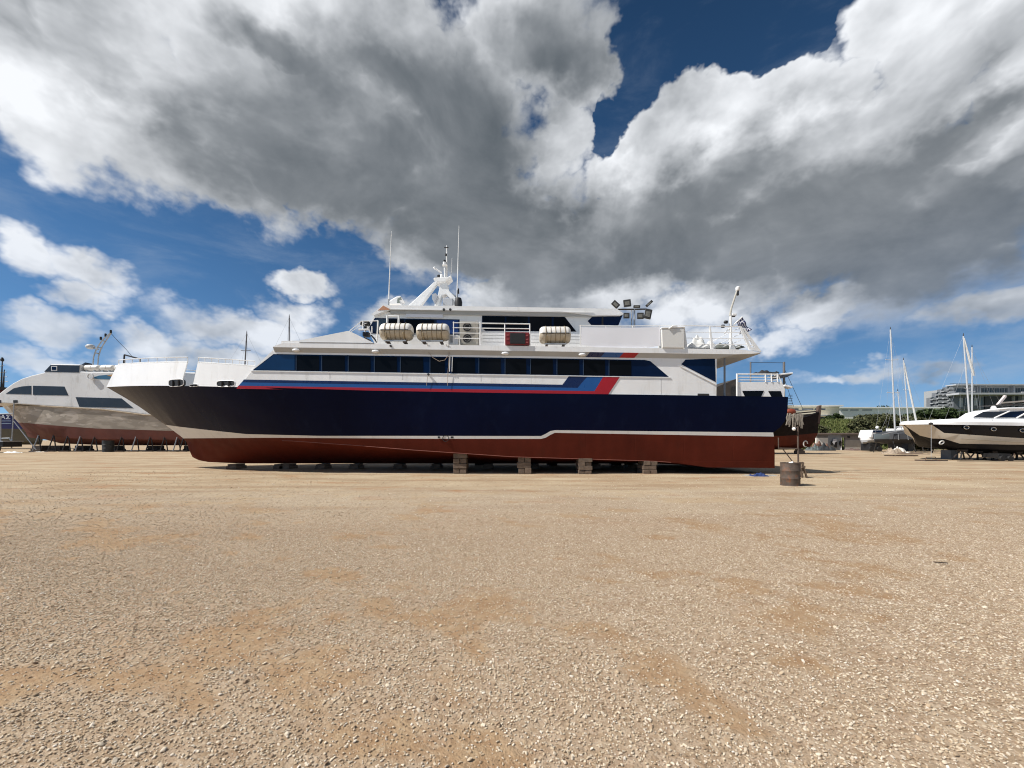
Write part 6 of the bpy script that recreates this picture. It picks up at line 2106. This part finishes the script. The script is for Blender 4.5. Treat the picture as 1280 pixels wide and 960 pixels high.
# ------------------------------------------------------------------ concrete apartment block on the right
YP = 120.0
pz = lambda y: W(0, y, YP).z
pxx = lambda x: W(x, 0, YP).x
ab = thing('concrete_building', (pxx(1235), YP, pz(514) - 4), 'modern grey concrete building with long window strips behind the yacht', 'building')
CB = M('building concrete', (.33, .34, .35), .8, var=.08, vs=.12)
CBD = M('building dark panels', (.15, .16, .175), .6, var=.12, vs=.15)  # darker grey for panels, rails and wing walls
CBG = M('building glass', (.06, .085, .10), .12, var=.3, vs=.3)
def bbx(name, x0, x1, y0, y1, dy0, dy1, mt, par=ab):
    return MB().box(pxx(x0), pxx(x1), YP + dy0, YP + dy1, pz(y1), pz(y0)).build(name, mt, par)
bbx('wall', 1191, 1420, 482.3, 530, .3, 1.6, CB)
bbx('roof', 1189.5, 1420, 480.8, 482.2, -1.2, 1.7, M('roof slab', (.42, .43, .44), .7))
bbx('floor_slab', 1184, 1420, 492.4, 494.6, -3.2, .25, M('roof slab', (.42, .43, .44), .7))
bbx('lower_glazing', 1190.5, 1227, 495.6, 511.5, -.3, .28, CBD)
bbx('recess_shade_panel', 1231, 1272, 495.6, 513, -.1, .28, M('recess shade', (.035, .04, .045), .5))  # dark panel ahead of the wall, a recess's shade put into its colour
bbx('lower_panel', 1272.5, 1420, 490, 516, -1.0, .28, CB)
for k in range(5):
    x = 1197 + k * 6.2
    bbx('panel', x, x + 4.4, 497.5, 509 - (k % 2) * 2, -.42, -.31, (M('pale panel', (.40, .41, .43), .5), CBG)[k % 3 == 1])
for k in range(4):
    x = 1194.5 + k * 3.4
    w_ = bbx('window', x, x + 2.8, 485.4, 490, .2, .34, CBG)
for (xa, n) in ((1223.5, 12), (1268.5, 8)):
    for k in range(n):
        x = xa + k * 3.15
        w_ = bbx('window', x, x + 2.6, 485.2, 491, .2, .34, CBG)
        bbx('frame', x + 1.15, x + 1.4, 485.2, 491, .12, .19, CB, w_)
for x in (1209, 1221.8, 1264):
    bbx('column', x, x + 1.6, 482.4, 512, -.6, .25, CB)
for k in range(4):
    x = 1196 + k * 8
    bbx('roof_rail', x, x + .3, 478.9, 480.7, 1, 1.1, CBD)
bbx('wall', 1215, 1420, 482.6, 530, 1.61, 14, CB)
bbx('roof_rail', 1192, 1222, 478.6, 479.0, 1, 1.1, CBD)
for k in range(5):
    a = pxx(1237 + k * 13)
    t = MB().prism([(a, pz(480.6)), (a + 2.2, pz(478.8)), (a + 2.4, pz(479.1)), (a + .3, pz(480.7))], YP + 3, YP + 6).build('solar_panel', M('solar', (.03, .035, .05), .2), ab)
# receding wing with stacked balconies
wg = thing('balcony_wing', (pxx(1178) + 8, YP + 12, pz(514) - 4), 'receding apartment wing with stacked balconies beside the concrete building', 'building')
for k in range(4):
    x0_ = 1163 + k * 6.8
    yt = (497, 491, 486.5, 483.8)[k]
    Yb = YP + 2.4 - k * .5
    a, b_ = W(x0_, 0, Yb).x, W(x0_ + 6.75, 0, Yb).x
    zt, zb = W(0, yt, Yb).z, W(0, 516, Yb).z - 4
    MB().box(a, b_, Yb, Yb + 1.2, zb, zt).build('wall', CBD, wg)
    q = 0
    while yt + 2.4 + q * 4.6 < 515:
        z = W(0, yt + 2.4 + q * 4.6, Yb).z
        bal = MB().box(a - .2, b_ - .15, Yb - .9, Yb - .01, z - .25, z).build('balcony', CB, wg)
        MB().box(a - .15, b_ - .2, Yb - .88, Yb - .82, z + .003, z + .45).build('parapet', M('parapet', (.34, .35, .36), .6), bal)
        MB().box(a + .35, b_ - .5, Yb - .03, Yb + .02, z + .05, z + .75).build('window', CBG, wg)
        q += 1
bw = thing('boundary_wall', (pxx(1203), 92, 0), 'pale boundary wall segment below the concrete building', 'wall')
a, b_ = W(1183, 0, 92).x, W(1200, 0, 92).x
MB().box(a, b_, 92, 92.4, 4, W(0, 514.8, 92).z).build('wall', M('wall tan', (.42, .38, .33), .8), bw)
MB().box(a - .1, b_ + .1, 91.9, 92.5, W(0, 514.8, 92).z + .003, W(0, 514.2, 92).z).build('coping', CB, bw)
